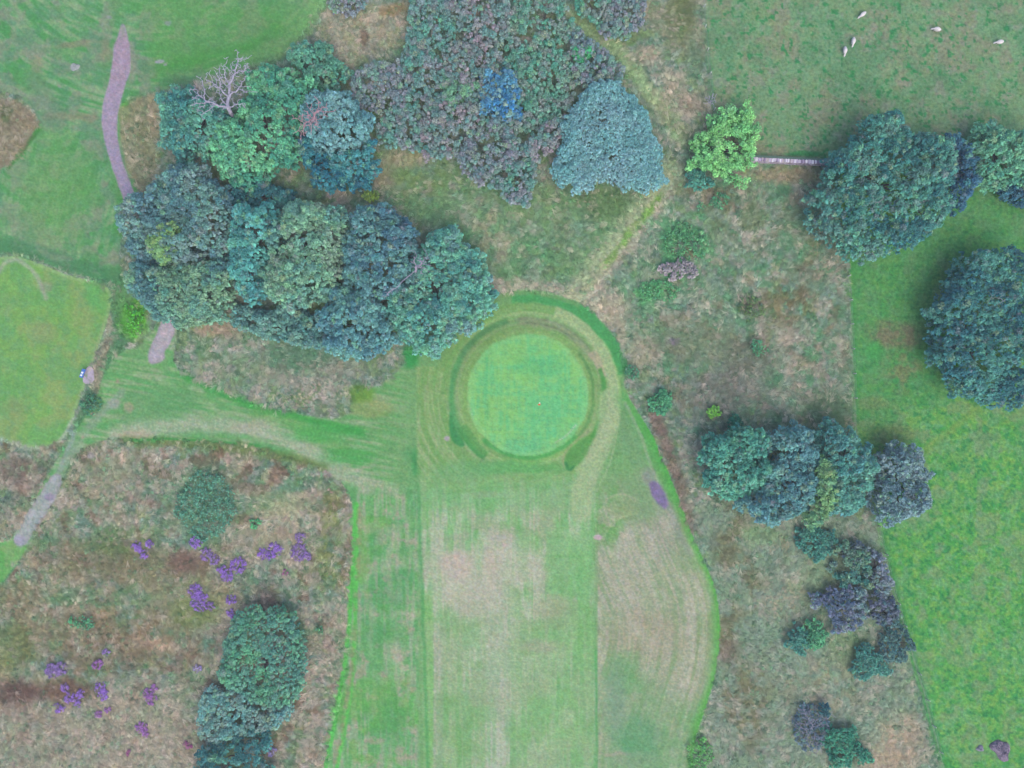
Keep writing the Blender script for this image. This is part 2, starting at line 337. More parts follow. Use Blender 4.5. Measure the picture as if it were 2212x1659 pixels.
    line([(1521, 20), (1531, 130), (1541, 240)], 4, (70, 142, 84), 3, .7, 3)
    poly(FIELD_RIGHT, (88, 164, 80), 2.5, 1, 1.5); a = (sdf(X, Y, FIELD_RIGHT) < 0) * 1.0
    mixin(ALL, (62, 146, 76), a * sstep(.48, .6, f_a) * .7); mixin(ALL, (112, 172, 88), a * sstep(.46, .6, f_d) * .7); mixin(ALL, (118, 158, 112), a * sstep(.48, .62, f_e) * .35)
    mixin(ALL, (48, 132, 78), a * sstep(.54, .66, fbm(X / 6., Y / 6., 14, 3)) * .8); mixin(ALL, (116, 168, 116), a * sstep(.52, .64, fbm(X / 13., Y / 13., 15, 3)) * .65); mixin(ALL, (128, 174, 84), a * sstep(.56, .68, fbm(X / 10., Y / 10., 19, 3)) * .6); mixin(ALL, (130, 150, 116), a * sstep(.58, .68, fbm(X / 30., Y / 30., 22, 3)) * .5)
    poly([(1834, 540), (2100, 400), (2240, 420), (2240, 560), (2080, 640), (2020, 750), (2060, 860), (1900, 900), (1845, 900)], (74, 140, 88), 24, .45, 14)  # shade near the pasture tree, put into the turf colour
    blob(1935, 720, 70, 34, (126, 118, 98), .85, 0, .5, 14, T1 * .5 + .5); blob(1890, 760, 26, 20, (72, 160, 84), .7); blob(1950, 800, 40, 50, (132, 120, 96), .6, 0, .6, 14, T1)
    blob(1880, 870, 50, 16, (140, 138, 100), .45); line([(1990, 980), (2110, 885)], 8, (124, 158, 84), 7, .6, 4); blob(1930, 940, 60, 24, (118, 138, 94), .6)
    line([(1843, 560), (1850, 900)], 6, (66, 146, 78), 5, .5, 3); line([(1905, 1150), (1965, 1390), (2040, 1660)], 7, (62, 138, 78), 5, .6, 3)
    for L_ in ([(1828, 545), (1838, 700), (1846, 860), (1850, 940)], [(1897, 1135), (1925, 1255), (1965, 1395), (2000, 1510), (2045, 1680)], [(1516, -30), (1523, 60), (1533, 160), (1541, 240)]): line(L_, 1.6, (150, 160, 146), 1.6, .7, 1.5)
    # ---- mown rough, top left
    poly(TOPLEFT, (108, 162, 112), 4, 1, 3); a = (sdf(X, Y, TOPLEFT) < 0) * 1.0
    stk = .6 * vnoise((X + Y * .45) / 46., (Y - X * .25) / 5., 3) + .4 * vnoise((X + Y * .45) / 22., (Y - X * .25) / 9., 4)
    stv = .6 * vnoise((X + Y * .25) / 5., (Y - X * .3) / 50., 2) + .4 * vnoise((X + Y * .25) / 11., Y / 36., 6)
    tl_low = sstep(255, 300, Y)
    rc_ = np.hypot(X - 330, (Y + 140) * 1.15); arc = .6 * vnoise(rc_ / 6., np.arctan2(Y + 140, X - 330) * 7, 4) + .4 * vnoise(rc_ / 13., np.arctan2(Y + 140, X - 330) * 4, 2)
    rc2 = np.hypot(X - 120, (Y - 210) * .8); arc2 = .6 * vnoise(rc2 / 5., np.arctan2(Y - 210, X - 120) * 5, 1) + .4 * vnoise(rc2 / 12., np.arctan2(Y - 210, X - 120) * 3, 3)
    st = (stk * .3 + arc * .7) * (1 - tl_low) + (stv * .5 + arc2 * .5) * tl_low
    mixin(ALL, (146, 170, 134), a * sstep(.48, .68, st) * .8); mixin(ALL, (72, 150, 82), a * sstep(.48, .68, 1 - st) * .7)
    mixin(ALL, (136, 146, 130), a * sstep(.48, .6, f_b) * .7); mixin(ALL, (84, 144, 104), a * sstep(.5, .64, fbm(X / 24., Y / 24., 16, 3)) * .5); mixin(ALL, (92, 158, 92), a * sstep(.52, .66, f_e) * .5)
    poly([(310, 0), (690, 0), (660, 60), (600, 115), (470, 160), (330, 180)], (98, 160, 84), 30, .45, 16); line(smooth_line([(690, 0), (660, 62), (600, 112), (540, 135)]), 16, (124, 176, 112), 10, .7, 4)
    line(smooth_line([(600, 60), (520, 105), (430, 125), (350, 150)]), 12, (80, 156, 76), 10, .55, 8)
    blob(165, 95, 46, 8, (142, 140, 118), .7, 5); blob(230, 112, 16, 30, (142, 144, 116), .6); blob(162, 145, 11, 9, (162, 170, 172), .9, 0, .3, 3); blob(345, 133, 12, 4, (170, 168, 184), .9, 5, .3, 2); blob(360, 139, 5, 3, (170, 168, 184), .8)
    blob(232, 36, 7, 4, (160, 160, 170), .7); blob(364, 48, 5, 6, (150, 158, 172), .7); blob(130, 186, 5, 3, (160, 150, 146), .7); blob(218, 52, 6, 6, (146, 156, 150), .6); blob(80, 140, 14, 20, (150, 140, 120), .5)
    line([(100, 250), (200, 254)], 8, (142, 140, 118), 6, .7, 6); blob(95, 215, 30, 70, (118, 140, 118), .6, 30); blob(110, 420, 90, 130, (112, 162, 98), .6, 0, .7)
    line([(282, 95), (292, 150), (284, 175)], 7, (150, 150, 140), 5, .6, 3)
    blob(268, 245, 12, 30, (84, 168, 66), .9, -10, .4, 4); line(smooth_line([(245, 400), (262, 440), (255, 500)]), 10, (86, 160, 84), 8, .5, 6)
    poly(smooth_poly([(-60, 205), (25, 212), (60, 232), (80, 252), (82, 278), (50, 320), (20, 355), (-60, 400)]), (150, 138, 116), 3, .9, 4); blob(14, 245, 14, 20, (84, 104, 66), .8); line([(84, 280), (50, 325), (18, 362)], 5, (70, 140, 66), 3, .8, 3)
    blob(40, 340, 40, 14, (186, 164, 146), .6, 40, .6, 5, TL)
    poly([(255, 235), (300, 210), (345, 205), (345, 380), (310, 420), (275, 370), (260, 300)], (150, 146, 118), 4, .8, 4); blob(305, 300, 20, 60, (112, 120, 84), .6, 0, .6, 10, T1); blob(330, 260, 12, 30, (174, 154, 134), .6)
    # weedy bank under the tee hedge
    line(smooth_line([(0, 530), (90, 545), (180, 580), (250, 600)]), 16, (76, 134, 92), 7, .8, 6); line(smooth_line([(40, 525), (130, 560), (240, 590)]), 9, (132, 150, 128), 6, .6, 6, T3)
    line(smooth_line([(250, 600), (265, 680), (250, 760), (225, 840), (180, 920), (140, 1000), (105, 1060)]), 18, (84, 138, 94), 8, .9, 5)
    blob(288, 690, 34, 48, (92, 176, 56), .9, 0, .4, 8, T1 * .5 + .5); blob(262, 650, 16, 40, (102, 150, 92), .6); line([(232, 740), (214, 800), (206, 850)], 10, (150, 144, 126), 5, .9, 4); blob(232, 700, 9, 26, (158, 154, 132), .8)
    blob(195, 875, 24, 30, (78, 128, 92), .85, 0, .5, 6, T1 * .4 + .6)
    # ---- mown passage and the ground round the green
    poly(MOWN, (118, 166, 110), 3, 1, 3); m = sdf(X, Y, MOWN) < 0; a = m * 1.0
    left = a * (X < 905) * (Y > 660)
    pas = (1 - sstep(800, 915, X + wy * 40)) * a
    sx = .6 * vnoise((X * .98 + Y * .17) / 60., (Y * .98 - X * .17) / 4.2, 5) + .4 * vnoise((X * .98 + Y * .17) / 30., (Y * .98 - X * .17) / 8., 6)
    mixin(ALL, (160, 178, 146), pas * sstep(.46, .72, sx) * .7 * (Y < 1060)); mixin(ALL, (88, 164, 98), pas * sstep(.46, .72, 1 - sx) * .6 * (Y < 1060))
    mixin(ALL, (104, 160, 100), pas * sstep(.52, .66, f_b) * .5)
    blob(370, 870, 60, 40, (98, 158, 104), .6); blob(300, 880, 60, 36, (104, 156, 104), .7); blob(245, 873, 16, 12, (160, 160, 156), .85, 0, .5, 5); blob(278, 882, 10, 12, (164, 156, 134), .7); blob(252, 825, 6, 5, (170, 150, 132), .8)
    line(smooth_line([(250, 935), (330, 925), (470, 915), (560, 925), (640, 960), (700, 1000), (790, 1050)]), 17, (172, 178, 160), 13, .85, 8, TL * .3 + .7); blob(285, 938, 44, 9, (178, 164, 144), .7, 3); blob(560, 915, 60, 16, (170, 170, 152), .6, 8)
    line(smooth_line([(400, 812), (460, 842), (530, 872), (600, 892), (690, 915), (780, 935)]), 8, (66, 158, 76), 6, .85, 6); line(smooth_line([(560, 890), (660, 925), (740, 970)]), 14, (110, 168, 96), 10, .5, 6)
    line(smooth_line([(270, 952), (400, 957), (520, 972), (620, 985), (700, 1010)]), 9, (106, 132, 76), 8, .75, 5); line(smooth_line([(280, 950), (420, 950), (560, 962)]), 2.5, (60, 148, 72), 2, .7, 3)
    blob(760, 985, 70, 20, (74, 164, 84), .6, 5); blob(700, 935, 80, 20, (80, 168, 88), .6, 5); blob(800, 880, 50, 24, (146, 160, 104), .7); blob(780, 850, 30, 20, (104, 150, 60), .8, 0, .5, 6); blob(885, 770, 22, 26, (58, 156, 84), .9, 0, .5, 6); blob(905, 745, 14, 20, (50, 150, 82), .8)
    blob(705, 1024, 14, 7, (172, 150, 158), .7); blob(715, 1062, 8, 5, (190, 150, 160), .8); blob(196, 983, 10, 9, (160, 152, 158), .8); blob(179, 945, 5, 4, (176, 150, 136), .9); blob(200, 895, 5, 4, (176, 150, 136), .9)
    poly([(-60, 1180), (30, 1185), (45, 1195), (30, 1230), (0, 1265), (-60, 1330)], (66, 140, 92), 4, .9, 3)
    line(smooth_line([(110, 1090), (60, 1165), (20, 1230)]), 3, (80, 150, 66), 3, .0)
    line(smooth_line([(104, 1050), (60, 1120), (22, 1175), (0, 1200)]), 3.5, (76, 150, 70), 2.5, .8, 2)
    line(smooth_line([(160, 930), (142, 985), (120, 1030)]), 5, (150, 160, 160), 4, .7, 4)
    line(smooth_line([(120, 1050), (150, 990), (185, 930), (225, 885), (262, 850)]), 8, (146, 164, 148), 7, .7, 4, T3 * .4 + .6)
    # left of the fairway
    strip = a * (1 - sstep(898, 910, X)) * sstep(1030, 1080, Y)
    sv = .4 * vnoise(X / 4.2, Y / 90., 6) + .25 * vnoise(X / 9., Y / 40., 7) + .35 * vnoise(X / 30., Y / 50., 5)
    mixin(ALL, (122, 174, 120), strip * .8); mixin(ALL, (92, 160, 106), strip * sstep(.48, .68, f_b) * .55); svl = .6 * vnoise(X / 4.2, Y / 60., 6) + .4 * vnoise(X / 9., Y / 30., 7)
    mixin(ALL, (160, 170, 146), strip * sstep(.45, .7, svl) * .7); mixin(ALL, (92, 160, 92), strip * sstep(.5, .7, 1 - svl) * .45)
    mixin(ALL, (172, 160, 146), strip * sstep(.58, .72, f_d) * .7); mixin(ALL, (94, 168, 72), strip * sstep(.56, .7, f_e) * .5)
    for (bx, by, rx, ry) in [(780, 1010, 30, 10), (800, 1055, 40, 12), (790, 1140, 34, 16), (855, 1065, 24, 10), (860, 1220, 20, 26), (880, 1322, 40, 9), (850, 1150, 22, 30), (860, 1400, 24, 40)]:
        blob(bx, by, rx, ry, (184, 174, 162), .65, 0, .8, 22, svl * .6 + .5)
    for (bx, by, rx, ry) in [(840, 1290, 50, 30), (830, 1370, 50, 40), (890, 990, 16, 24), (895, 1080, 12, 40), (850, 1560, 40, 60), (810, 1180, 20, 40), (870, 1250, 40, 24)]:
        blob(bx, by, rx, ry, (82, 156, 98), .5, 0, .8, 22)
    # double wheel track along the left edge
    for off in (0, 24):
        line(smooth_line([(768 + off * .1, 1090), (762 + off * .3, 1250), (752 + off * .6, 1380), (735 + off, 1500), (700 + off, 1680)]), 4.2, (92, 188, 88), 2.5, .95, 3)
    line(smooth_line([(775, 1100), (772, 1250), (765, 1400), (750, 1520), (722, 1660)]), 5, (150, 146, 116), 4, .7, 4, T1)
    line(smooth_line([(755, 1110), (750, 1250), (740, 1380), (722, 1500), (700, 1560)]), 6, (184, 170, 156), 5, .6, 5, TL)
    # ---- fairway
    fw = a * sstep(900, 908, X - (Y - 1000) * .02) * (1 - sstep(1286, 1292, X)) * sstep(1000, 1060, Y)
    mixin(ALL, (148, 184, 138), fw)
    mixin(ALL, (182, 188, 168), fw * sstep(.44, .66, sv) * .75); mixin(ALL, (108, 174, 108), fw * sstep(.46, .66, 1 - sv) * .65)
    mixin(ALL, (112, 172, 100), fw * sstep(.5, .62, f_b) * .45); mixin(ALL, (166, 166, 148), fw * sstep(.5, .66, f_e) * .45)
    def band(x0, x1, y0, y1, col, al, fe=3):
        mixin(ALL, col, fw * sstep(x0 - fe, x0 + fe, X) * (1 - sstep(x1 - fe, x1 + fe, X)) * sstep(y0 - 20, y0 + 20, Y + wy * 20) * (1 - sstep(y1 - 20, y1 + 20, Y + wy * 20)) * al)
    band(908, 936, 1280, 1720, (122, 180, 104), .6); band(936, 958, 1350, 1720, (166, 166, 152), .45); band(958, 1000, 1330, 1720, (128, 170, 112), .45); band(1050, 1104, 1140, 1720, (176, 180, 168), .4, 10)
    band(1000, 1050, 1500, 1720, (136, 168, 124), .4); band(1104, 1180, 1350, 1720, (136, 176, 124), .45); band(1180, 1284, 1150, 1290, (122, 180, 118), .7); band(1180, 1284, 1300, 1720, (130, 178, 120), .5); band(908, 1284, 1020, 1100, (118, 176, 116), .55, 6)
    poly(smooth_poly([(908, 1190), (1000, 1180), (1090, 1178), (1120, 1160), (1160, 1180), (1182, 1215), (1176, 1250), (1110, 1262), (1098, 1320), (1040, 1340), (960, 1330), (915, 1268)]), (188, 184, 170), 24, .75, 18, sv * .3 + .7)
    blob(1050, 1400, 110, 130, (172, 178, 158), .45, 0, .8, 20)
    blob(985, 1220, 40, 34, (196, 178, 172), .6); blob(1090, 1160, 30, 18, (186, 176, 166), .6); blob(1092, 1180, 8, 6, (196, 178, 176), .7); blob(1060, 1215, 20, 40, (186, 172, 158), .4)
    blob(1190, 1315, 40, 26, (162, 164, 138), .6); blob(1165, 1395, 44, 18, (166, 166, 148), .55); blob(1180, 1350, 60, 14, (140, 168, 124), .5)
    line([(903, 1000), (908, 1180), (916, 1400), (926, 1720)], 3.5, (84, 156, 96), 4, .75, 2); line([(1288, 1400), (1292, 1720)], 4, (78, 162, 92), 4, .8, 2); line([(1288, 1150), (1287, 1400)], 4, (112, 158, 104), 4, .5, 3)
    blob(900, 1000, 12, 30, (66, 148, 88), .8); line([(1180, 1200), (1260, 1204)], 2.5, (108, 174, 100), 2.5, .35)
    # ---- right of the fairway
    re = sdf(X, Y, smooth_line(RIGHT_EDGE), False)
    rt = a * sstep(1288, 1294, X) * sstep(1020, 1150, Y + wy * 40 + (X - 1288) * .3)
    mixin(ALL, (154, 164, 138), rt * .9)
    cur = .6 * vnoise(re / 4.5, Y / 120., 4) + .4 * vnoise(re / 10., Y / 60., 5)
    mixin(ALL, (180, 176, 160), rt * sstep(.42, .70, cur) * .55); mixin(ALL, (126, 160, 112), rt * sstep(.48, .74, 1 - cur) * .6)
    blob(1360, 1250, 66, 110, (180, 176, 164), .6, 0, .7, 16, f_s * .4 + .6); blob(1400, 1370, 100, 60, (168, 160, 142), .6, 0, .7, 16); blob(1430, 1150, 40, 60, (166, 164, 154), .55, 0, .7)
    mixin(ALL, (186, 182, 168), rt * sstep(.55, .7, fbm(X / 40., Y / 60., 24, 3)) * .5)
    poly([(1294, 1440), (1340, 1400), (1420, 1480), (1510, 1520), (1495, 1720), (1294, 1720)], (108, 164, 108), 26, .7, 24, T2 * .5 + .5); blob(1330, 1520, 24, 90, (128, 156, 136), .6, 0, .7); blob(1380, 1600, 50, 60, (84, 152, 108), .5)
    blob(1380, 1080, 60, 50, (124, 160, 118), .6); blob(1320, 1120, 36, 70, (92, 162, 84), .7, 0, .6, 14, T3); blob(1345, 1095, 34, 30, (146, 166, 124), .7); blob(1292, 1162, 10, 6, (196, 170, 184), .9, 0, .4, 3); blob(1330, 1627, 34, 5, (176, 164, 154), .7)
    blob(1365, 1640, 60, 20, (140, 160, 134), .5)
    line(smooth_line([(1310, 1078), (1330, 1068), (1355, 1068), (1372, 1082)]), 2.2, (170, 178, 150), 2, .7, 2)
    line(smooth_line([(1300, 1170), (1312, 1140), (1345, 1115), (1375, 1108)]), 2.2, (160, 178, 132), 2, .6, 2)
    # ---- rings round the green
    r = np.hypot(X - GC[0], Y - GC[1]); th = np.degrees(np.arctan2(-(Y - GC[1]), X - GC[0]))
    rs = .6 * vnoise(r / 4., th / 60., 2) + .4 * vnoise(r / 8., th / 12., 3)
    near = a * (1 - sstep(255, 300, r)) * (Y < 1060)
    xl = X * 1.0
    # left shoulder is a straight band
    ap = a * (1 - sstep(985, 1075, Y + wy * 20)) * sstep(896, 906, X) * (1 - sstep(196, 206, np.where((X > GC[0]) | (Y < GC[1] - 60), r, 150)))
    mixin(ALL, (132, 168, 108), ap * .85); mixin(ALL, (166, 184, 140), ap * sstep(.46, .74, rs) * .5); mixin(ALL, (104, 162, 90), ap * sstep(.46, .74, 1 - rs) * .45)
    colw = np.where((X < 1000) & (Y > 830), 1, 0); svv = .6 * vnoise(X / 4., Y / 50., 5) + .4 * vnoise(X / 8., Y / 30., 1)
    mixin(ALL, (158, 176, 136), ap * colw * sstep(.5, .75, svv) * .5)
    rpale = lane(GC, 172, 200, -58, 72); poly(rpale, (168, 186, 144), 4, .8, 3); line([(1342, 850), (1335, 930), (1318, 1000), (1290, 1060)], 1.6, (182, 194, 160), 1.5, .5, 2); poly(lane(GC, 196, 202, -30, 40), (158, 192, 128), 2, .6, 1)
    poly(lane(GC, 200, 226, 12, 100), (72, 158, 92), 4, .85, 4); poly(lane(GC, 216, 226, 60, 105), (130, 164, 110), 4, .6, 4)
    poly(lane(GC, 154, 176, -20, 215), (124, 168, 112), 6, .5, 3)
    poly(lane(GC, 130, 150, -100, 230), (132, 176, 104), 4, .6, 2)
    poly(lane(GC, 160, 171, 150, 235), (76, 154, 94), 4, .7, 3); poly(lane(GC, 146, 170, 205, 236), (76, 148, 80), 3, .6, 4); poly(lane(GC, 160, 172, 105, 150), (76, 136, 88), 4, .7, 3)
    poly(lane(GC, 150, 168, 28, 98), (158, 156, 134), 5, .6, 5, rs * .7 + .4); poly(lane(GC, 163, 168, 30, 100), (106, 124, 102), 3, .4, 3); poly(lane(GC, 154, 158, 50, 92), (96, 118, 90), 2, .5, 2)
    poly(lane(GC, 158, 176, 14, 34), (176, 166, 146), 3, .8, 4); poly(lane(GC, 138, 146, -40, 40), (92, 142, 88), 3, .7, 2); poly(lane(GC, 146, 156, -38, 14), (150, 160, 126), 3, .55, 3, rs + .1)
    poly(lane(GC, 160, 170, -34, 20), (72, 150, 74), 3, .75, 2)
    poly(smooth_poly([(1344, 840), (1341, 900), (1327, 952), (1300, 1015), (1281, 1060), (1274, 1125), (1238, 1135), (1232, 1090), (1236, 1046), (1264, 1000), (1283, 952), (1294, 900), (1297, 840)]), (168, 186, 146), 5, .75, 3)
    # grassy hollows at the lower corners
    poly(smooth_poly([(972, 880), (985, 930), (1000, 950), (1004, 966), (990, 964), (974, 950), (970, 915)]), (58, 142, 84), 3, .85, 2)
    poly(smooth_poly([(1218, 992), (1236, 962), (1270, 938), (1280, 945), (1272, 972), (1256, 1000), (1230, 1016), (1222, 1010)]), (84, 152, 78), 5, .85, 5, rs * .4 + .7); line(smooth_line([(1217, 1010), (1216, 985), (1236, 958), (1275, 928)]), 2, (150, 160, 122), 2, .8, 2); line(smooth_line([(1222, 1000), (1229, 1018), (1238, 1008)]), 3, (48, 122, 74), 2, .8, 1)
    blob(966, 947, 7, 6, (180, 170, 182), .9, 0, .4, 3); poly(lane(GC, 129, 140, 225, 320), (66, 158, 82), 4, .75, 2); blob(1120, 1010, 110, 16, (84, 170, 96), .6, 0, .7); blob(1090, 1030, 40, 12, (142, 176, 124), .5); blob(1000, 1015, 70, 26, (110, 172, 116), .5)
    blob(1050, 1070, 50, 8, (150, 170, 140), .5)
    # ---- putting green
    g = 1 - sstep(126, 134, r + wx * 4)
    mixin(ALL, (134, 197, 124), g)
    sq = .4 * vnoise(X / 22., Y / 14., 1) + .35 * vnoise(X / 4.2, Y / 70., 2) + .25 * vnoise(X / 70., Y / 4.2, 3)
    mixin(ALL, (104, 192, 130), g * sstep(.42, .66, sq) * .7); mixin(ALL, (134, 196, 112), g * sstep(.5, .7, 1 - sq) * .5); mixin(ALL, (148, 202, 136), g * sstep(112, 131, r + wx * 8) * .5)
    blob(1165, 790, 60, 26, (92, 184, 126), .5 , 0, .6, 6); blob(1190, 900, 50, 60, (100, 192, 138), .4, 0, .7, 8); blob(1130, 960, 50, 20, (100, 186, 138), .45); blob(1085, 760, 50, 16, (132, 196, 124), .4); line([(1050, 770), (1052, 905)], 4, (90, 176, 120), 3, .4, 2)
    line([(1225, 955), (1204, 950 + 2)], .1, (90, 160, 90), 1, 0)
    line(smooth_line([(1198, 957), (1222, 942), (1244, 918)]), 1.1, (196, 204, 190), 1.2, .75, 1); line(smooth_line([(1015, 875), (1022, 905)]), .8, (180, 200, 180), 1, .5)
    # ---- tee
    d = sdf(X, Y, TEE); t = 1 - sstep(-2, 2, d + wx * 1.5)
    mixin(ALL, (124, 172, 96), t); mixin(ALL, (146, 164, 110), t * sstep(.48, .62, f_e) * .6); mixin(ALL, (104, 168, 100), t * sstep(.46, .60, f_b) * .55); mixin(ALL, (108, 160, 116), t * sstep(.5, .65, f_d) * .4); mixin(ALL, (150, 184, 130), t * sstep(-9, -3, d) * .75)
    line(smooth_line([(-10, 600), (10, 566), (34, 560), (60, 572), (85, 600), (98, 645)]), 4.5, (156, 172, 146), 3.5, .9, 3); blob(100, 620, 18, 14, (154, 156, 138), .6); line(smooth_line([(-10, 946), (40, 966), (90, 972), (128, 958), (158, 905)]), 3.2, (162, 178, 156), 2.5, .95, 2)
    blob(100, 720, 30, 20, (146, 156, 112), .5); blob(205, 640, 20, 40, (92, 172, 94), .5); blob(35, 880, 30, 26, (134, 150, 104), .5)
    line(smooth_line([(222, 700), (200, 780), (188, 815)]), 2, (150, 160, 120), 2, .5, 2)
    # ---- outer band of long bright grass on the right edge
    band_m = a * (1 - sstep(0, 14 + 8 * f_b * 2, re)) * sstep(880, 930, Y)
    mixin(ALL, (86, 172, 74), band_m * .85)
    wid = a * (1 - sstep(8, 44, re)) * sstep(830, 870, Y) * (1 - sstep(1080, 1120, Y)); mixin(ALL, (84, 168, 84), wid * .6)
    poly([(1345, 860), (1385, 960), (1400, 1030), (1370, 1010), (1335, 960)], (120, 160, 118), 10, .6, 6); line(smooth_line([(1350, 870), (1380, 930), (1405, 1000), (1420, 1040)]), 3, (158, 172, 150), 3, .6, 2)
    line(smooth_line([(1445, 1090), (1462, 1140), (1490, 1200)]), 6, (150, 156, 150), 5, .6, 4)
    for k in range(4):
        d_ = np.abs(re - (24 + k * 11)); mixin(ALL, (184, 182, 164) if k % 2 else (132, 158, 108), rt * (1 - sstep(1, 5, d_)) * sstep(1180, 1260, Y) * (1 - sstep(1560, 1620, Y)) * .45)
    # ---- paths
    pt = sdf(X + wx * 2, Y + wy * 2, PATH_TOP); a = 1 - sstep(-2.5, 2, pt)
    mixin(ALL, (166, 152, 180), a); mixin(ALL, (172, 150, 172), a * sstep(260, 120, Y) * .7); mixin(ALL, (158, 150, 184), a * sstep(300, 420, Y) * .7); mixin(ALL, (174, 160, 180), a * sstep(.55, .75, f_a) * .5)
    mixin(ALL, (126, 152, 120), a * sstep(90, 60, Y) * .6); mixin(ALL, (170, 156, 176), a * sstep(-6, -2, pt) * .5)
    for P_, cc in ((PATH_MID, (182, 170, 190)), (PATH_LOW, (162, 168, 172))):
        pt = sdf(X + wx * 3, Y + wy * 3, P_); a = 1 - sstep(-3, 3, pt)
        mixin(ALL, cc, a * .92); mixin(ALL, (190, 178, 192), a * sstep(.5, .75, f_a) * .5); mixin(ALL, (150, 132, 156), a * sstep(-6, -1, pt) * .35)
    blob(106, 1074, 12, 9, (146, 136, 164), .8, 0, .4, 3); blob(46, 1168, 16, 12, (164, 160, 184), .8); line([(384, 700), (376, 735), (368, 755)], 1.5, (180, 178, 184), 1.5, .5)
    pt = sdf(X + wx * 5, Y + wy * 5, PURPLE); a = 1 - sstep(-6, 4, pt); mixin(ALL, (130, 112, 162), a * .9); mixin(ALL, (150, 124, 180), a * sstep(.5, .8, f_a) * .4)
    blob(1402, 1030, 16, 20, (150, 140, 160), .5, -25, .8)
    # grain
    C[:] *= (1 + (f_s - .5) * .16 + (f_a - .5) * .12)[:, None]
    C[:, 0] *= 1 + (vnoise(X / 3.1, Y / 3.1, 5) - .5) * .12; C[:, 2] *= 1 + (vnoise(X / 4.3, Y / 4.3, 6) - .5) * .10
    return np.clip(C, 5, 250)

# ------------------------------------------------------------------ ground: one sheet cut along the borders of its kinds of surface
def axis(lo, hi, step):
    core = np.arange(lo, hi + .01, step); out = []; g = step; x = core[-1]
    while x - core[-1] < 42000: g *= 1.28; x += g; out.append(x)
    out = np.array(out); return np.concatenate([core[0] - (out[::-1] - core[-1]), core, out])
STEP = 2.6
gx = axis(-36, 2250, STEP); gy = axis(-36, 1696, STEP)
GX, GY = np.meshgrid(gx, gy); nx, ny = len(gx), len(gy)
fx, fy = GX.ravel(), GY.ravel()
px_, py_ = np.clip(fx, -600, 2900), np.clip(fy, -500, 2300)
GCOL = paint(fx, fy)
far = sstep(100, 500, np.maximum(np.maximum(-fx, fx - 2212), np.maximum(-fy, fy - 1659)))[:, None]
GCOL = GCOL * (1 - far) + np.array([108, 140, 104]) * far
GZ = terrain(fx, fy)
fxm = (fx > -36) & (fx < 2250)
GV = np.stack([(fx - CX) * S, (CY - fy) * S, GZ], 1)
ii = np.arange((ny - 1) * (nx - 1)); r_, c_ = ii // (nx - 1), ii % (nx - 1)
A_ = r_ * nx + c_
FACES = np.stack([A_, A_ + nx, A_ + nx + 1, A_ + 1], 1)
mx_ = (gx[c_] + gx[c_ + 1]) / 2; my_ = (gy[r_] + gy[r_ + 1]) / 2
reg = np.zeros(len(ii), int)
def setreg(k, poly): reg[sdf(mx_, my_, poly) < 0] = k
setreg(1, FIELD_TOP); setreg(1, FIELD_RIGHT); setreg(2, TOPLEFT); setreg(2, MOWN)
fwm = (sdf(mx_, my_, MOWN) < 0) & (mx_ > 905) & (mx_ < 1289) & (my_ > 700); reg[fwm] = 3
setreg(5, TEE); setreg(4, GREENP)
for P_ in (PATH_TOP, PATH_MID, PATH_LOW, PURPLE): setreg(6, P_)
MG = {0: mat_ground('rough_ground', .20, .18, .08, 5), 1: mat_ground('pasture_turf', .14, .14, .05, 6), 2: mat_ground('mown_turf', .09, .08, .03, 7),
      3: mat_ground('fairway_turf', .07, .06, .02, 8), 4: mat_ground('green_turf', .05, .05, .01, 9), 5: mat_ground('tee_turf', .07, .06, .02, 8), 6: mat_ground('gravel', .12, .08, .03, 9)}
CA = alb(GCOL)
for k, nm in ((0, 'ground'), (1, 'pasture'), (2, 'mown_grass'), (3, 'fairway'), (4, 'putting_green'), (5, 'tee_ground'), (6, 'gravel_path')):
    F = FACES[reg == k]
    u, inv = np.unique(F, return_inverse=True)
    o = new_mesh(nm, GV[u], inv.reshape(F.shape), MG[k], col=CA[u], smooth=True); o['kind'] = 'structure'

def sample_ground(vx, vy):
    ix = np.clip(np.searchsorted(gx, vx), 0, nx - 1); iy = np.clip(np.searchsorted(gy, vy), 0, ny - 1)
    return GCOL[iy * nx + ix], GZ[iy * nx + ix]

# ------------------------------------------------------------------ thin haze round camera and place, added to lift the darkest tones
hv = [(x_ * 5200, y_ * 5200, z_) for z_ in (-2.5, H + 6) for y_ in (-1, 1) for x_ in (-1, 1)]
hz_o = new_mesh('haze', hv, [(0, 2, 3, 1), (4, 5, 7, 6), (0, 1, 5, 4), (2, 6, 7, 3), (1, 3, 7, 5), (0, 4, 6, 2)]); hz_o['kind'] = 'stuff'
hm = bpy.data.materials.new('haze'); hm.use_nodes = True; hn = hm.node_tree; hn.nodes.remove(hn.nodes['Principled BSDF'])
pv = hn.nodes.new('ShaderNodeVolumePrincipled'); pv.inputs['Density'].default_value = HAZE; pv.inputs['Color'].default_value = (.80, .90, 1, 1); pv.inputs['Anisotropy'].default_value = .1
hn.links.new(pv.outputs[0], hn.nodes['Material Output'].inputs['Volume']); hz_o.data.materials.append(hm)

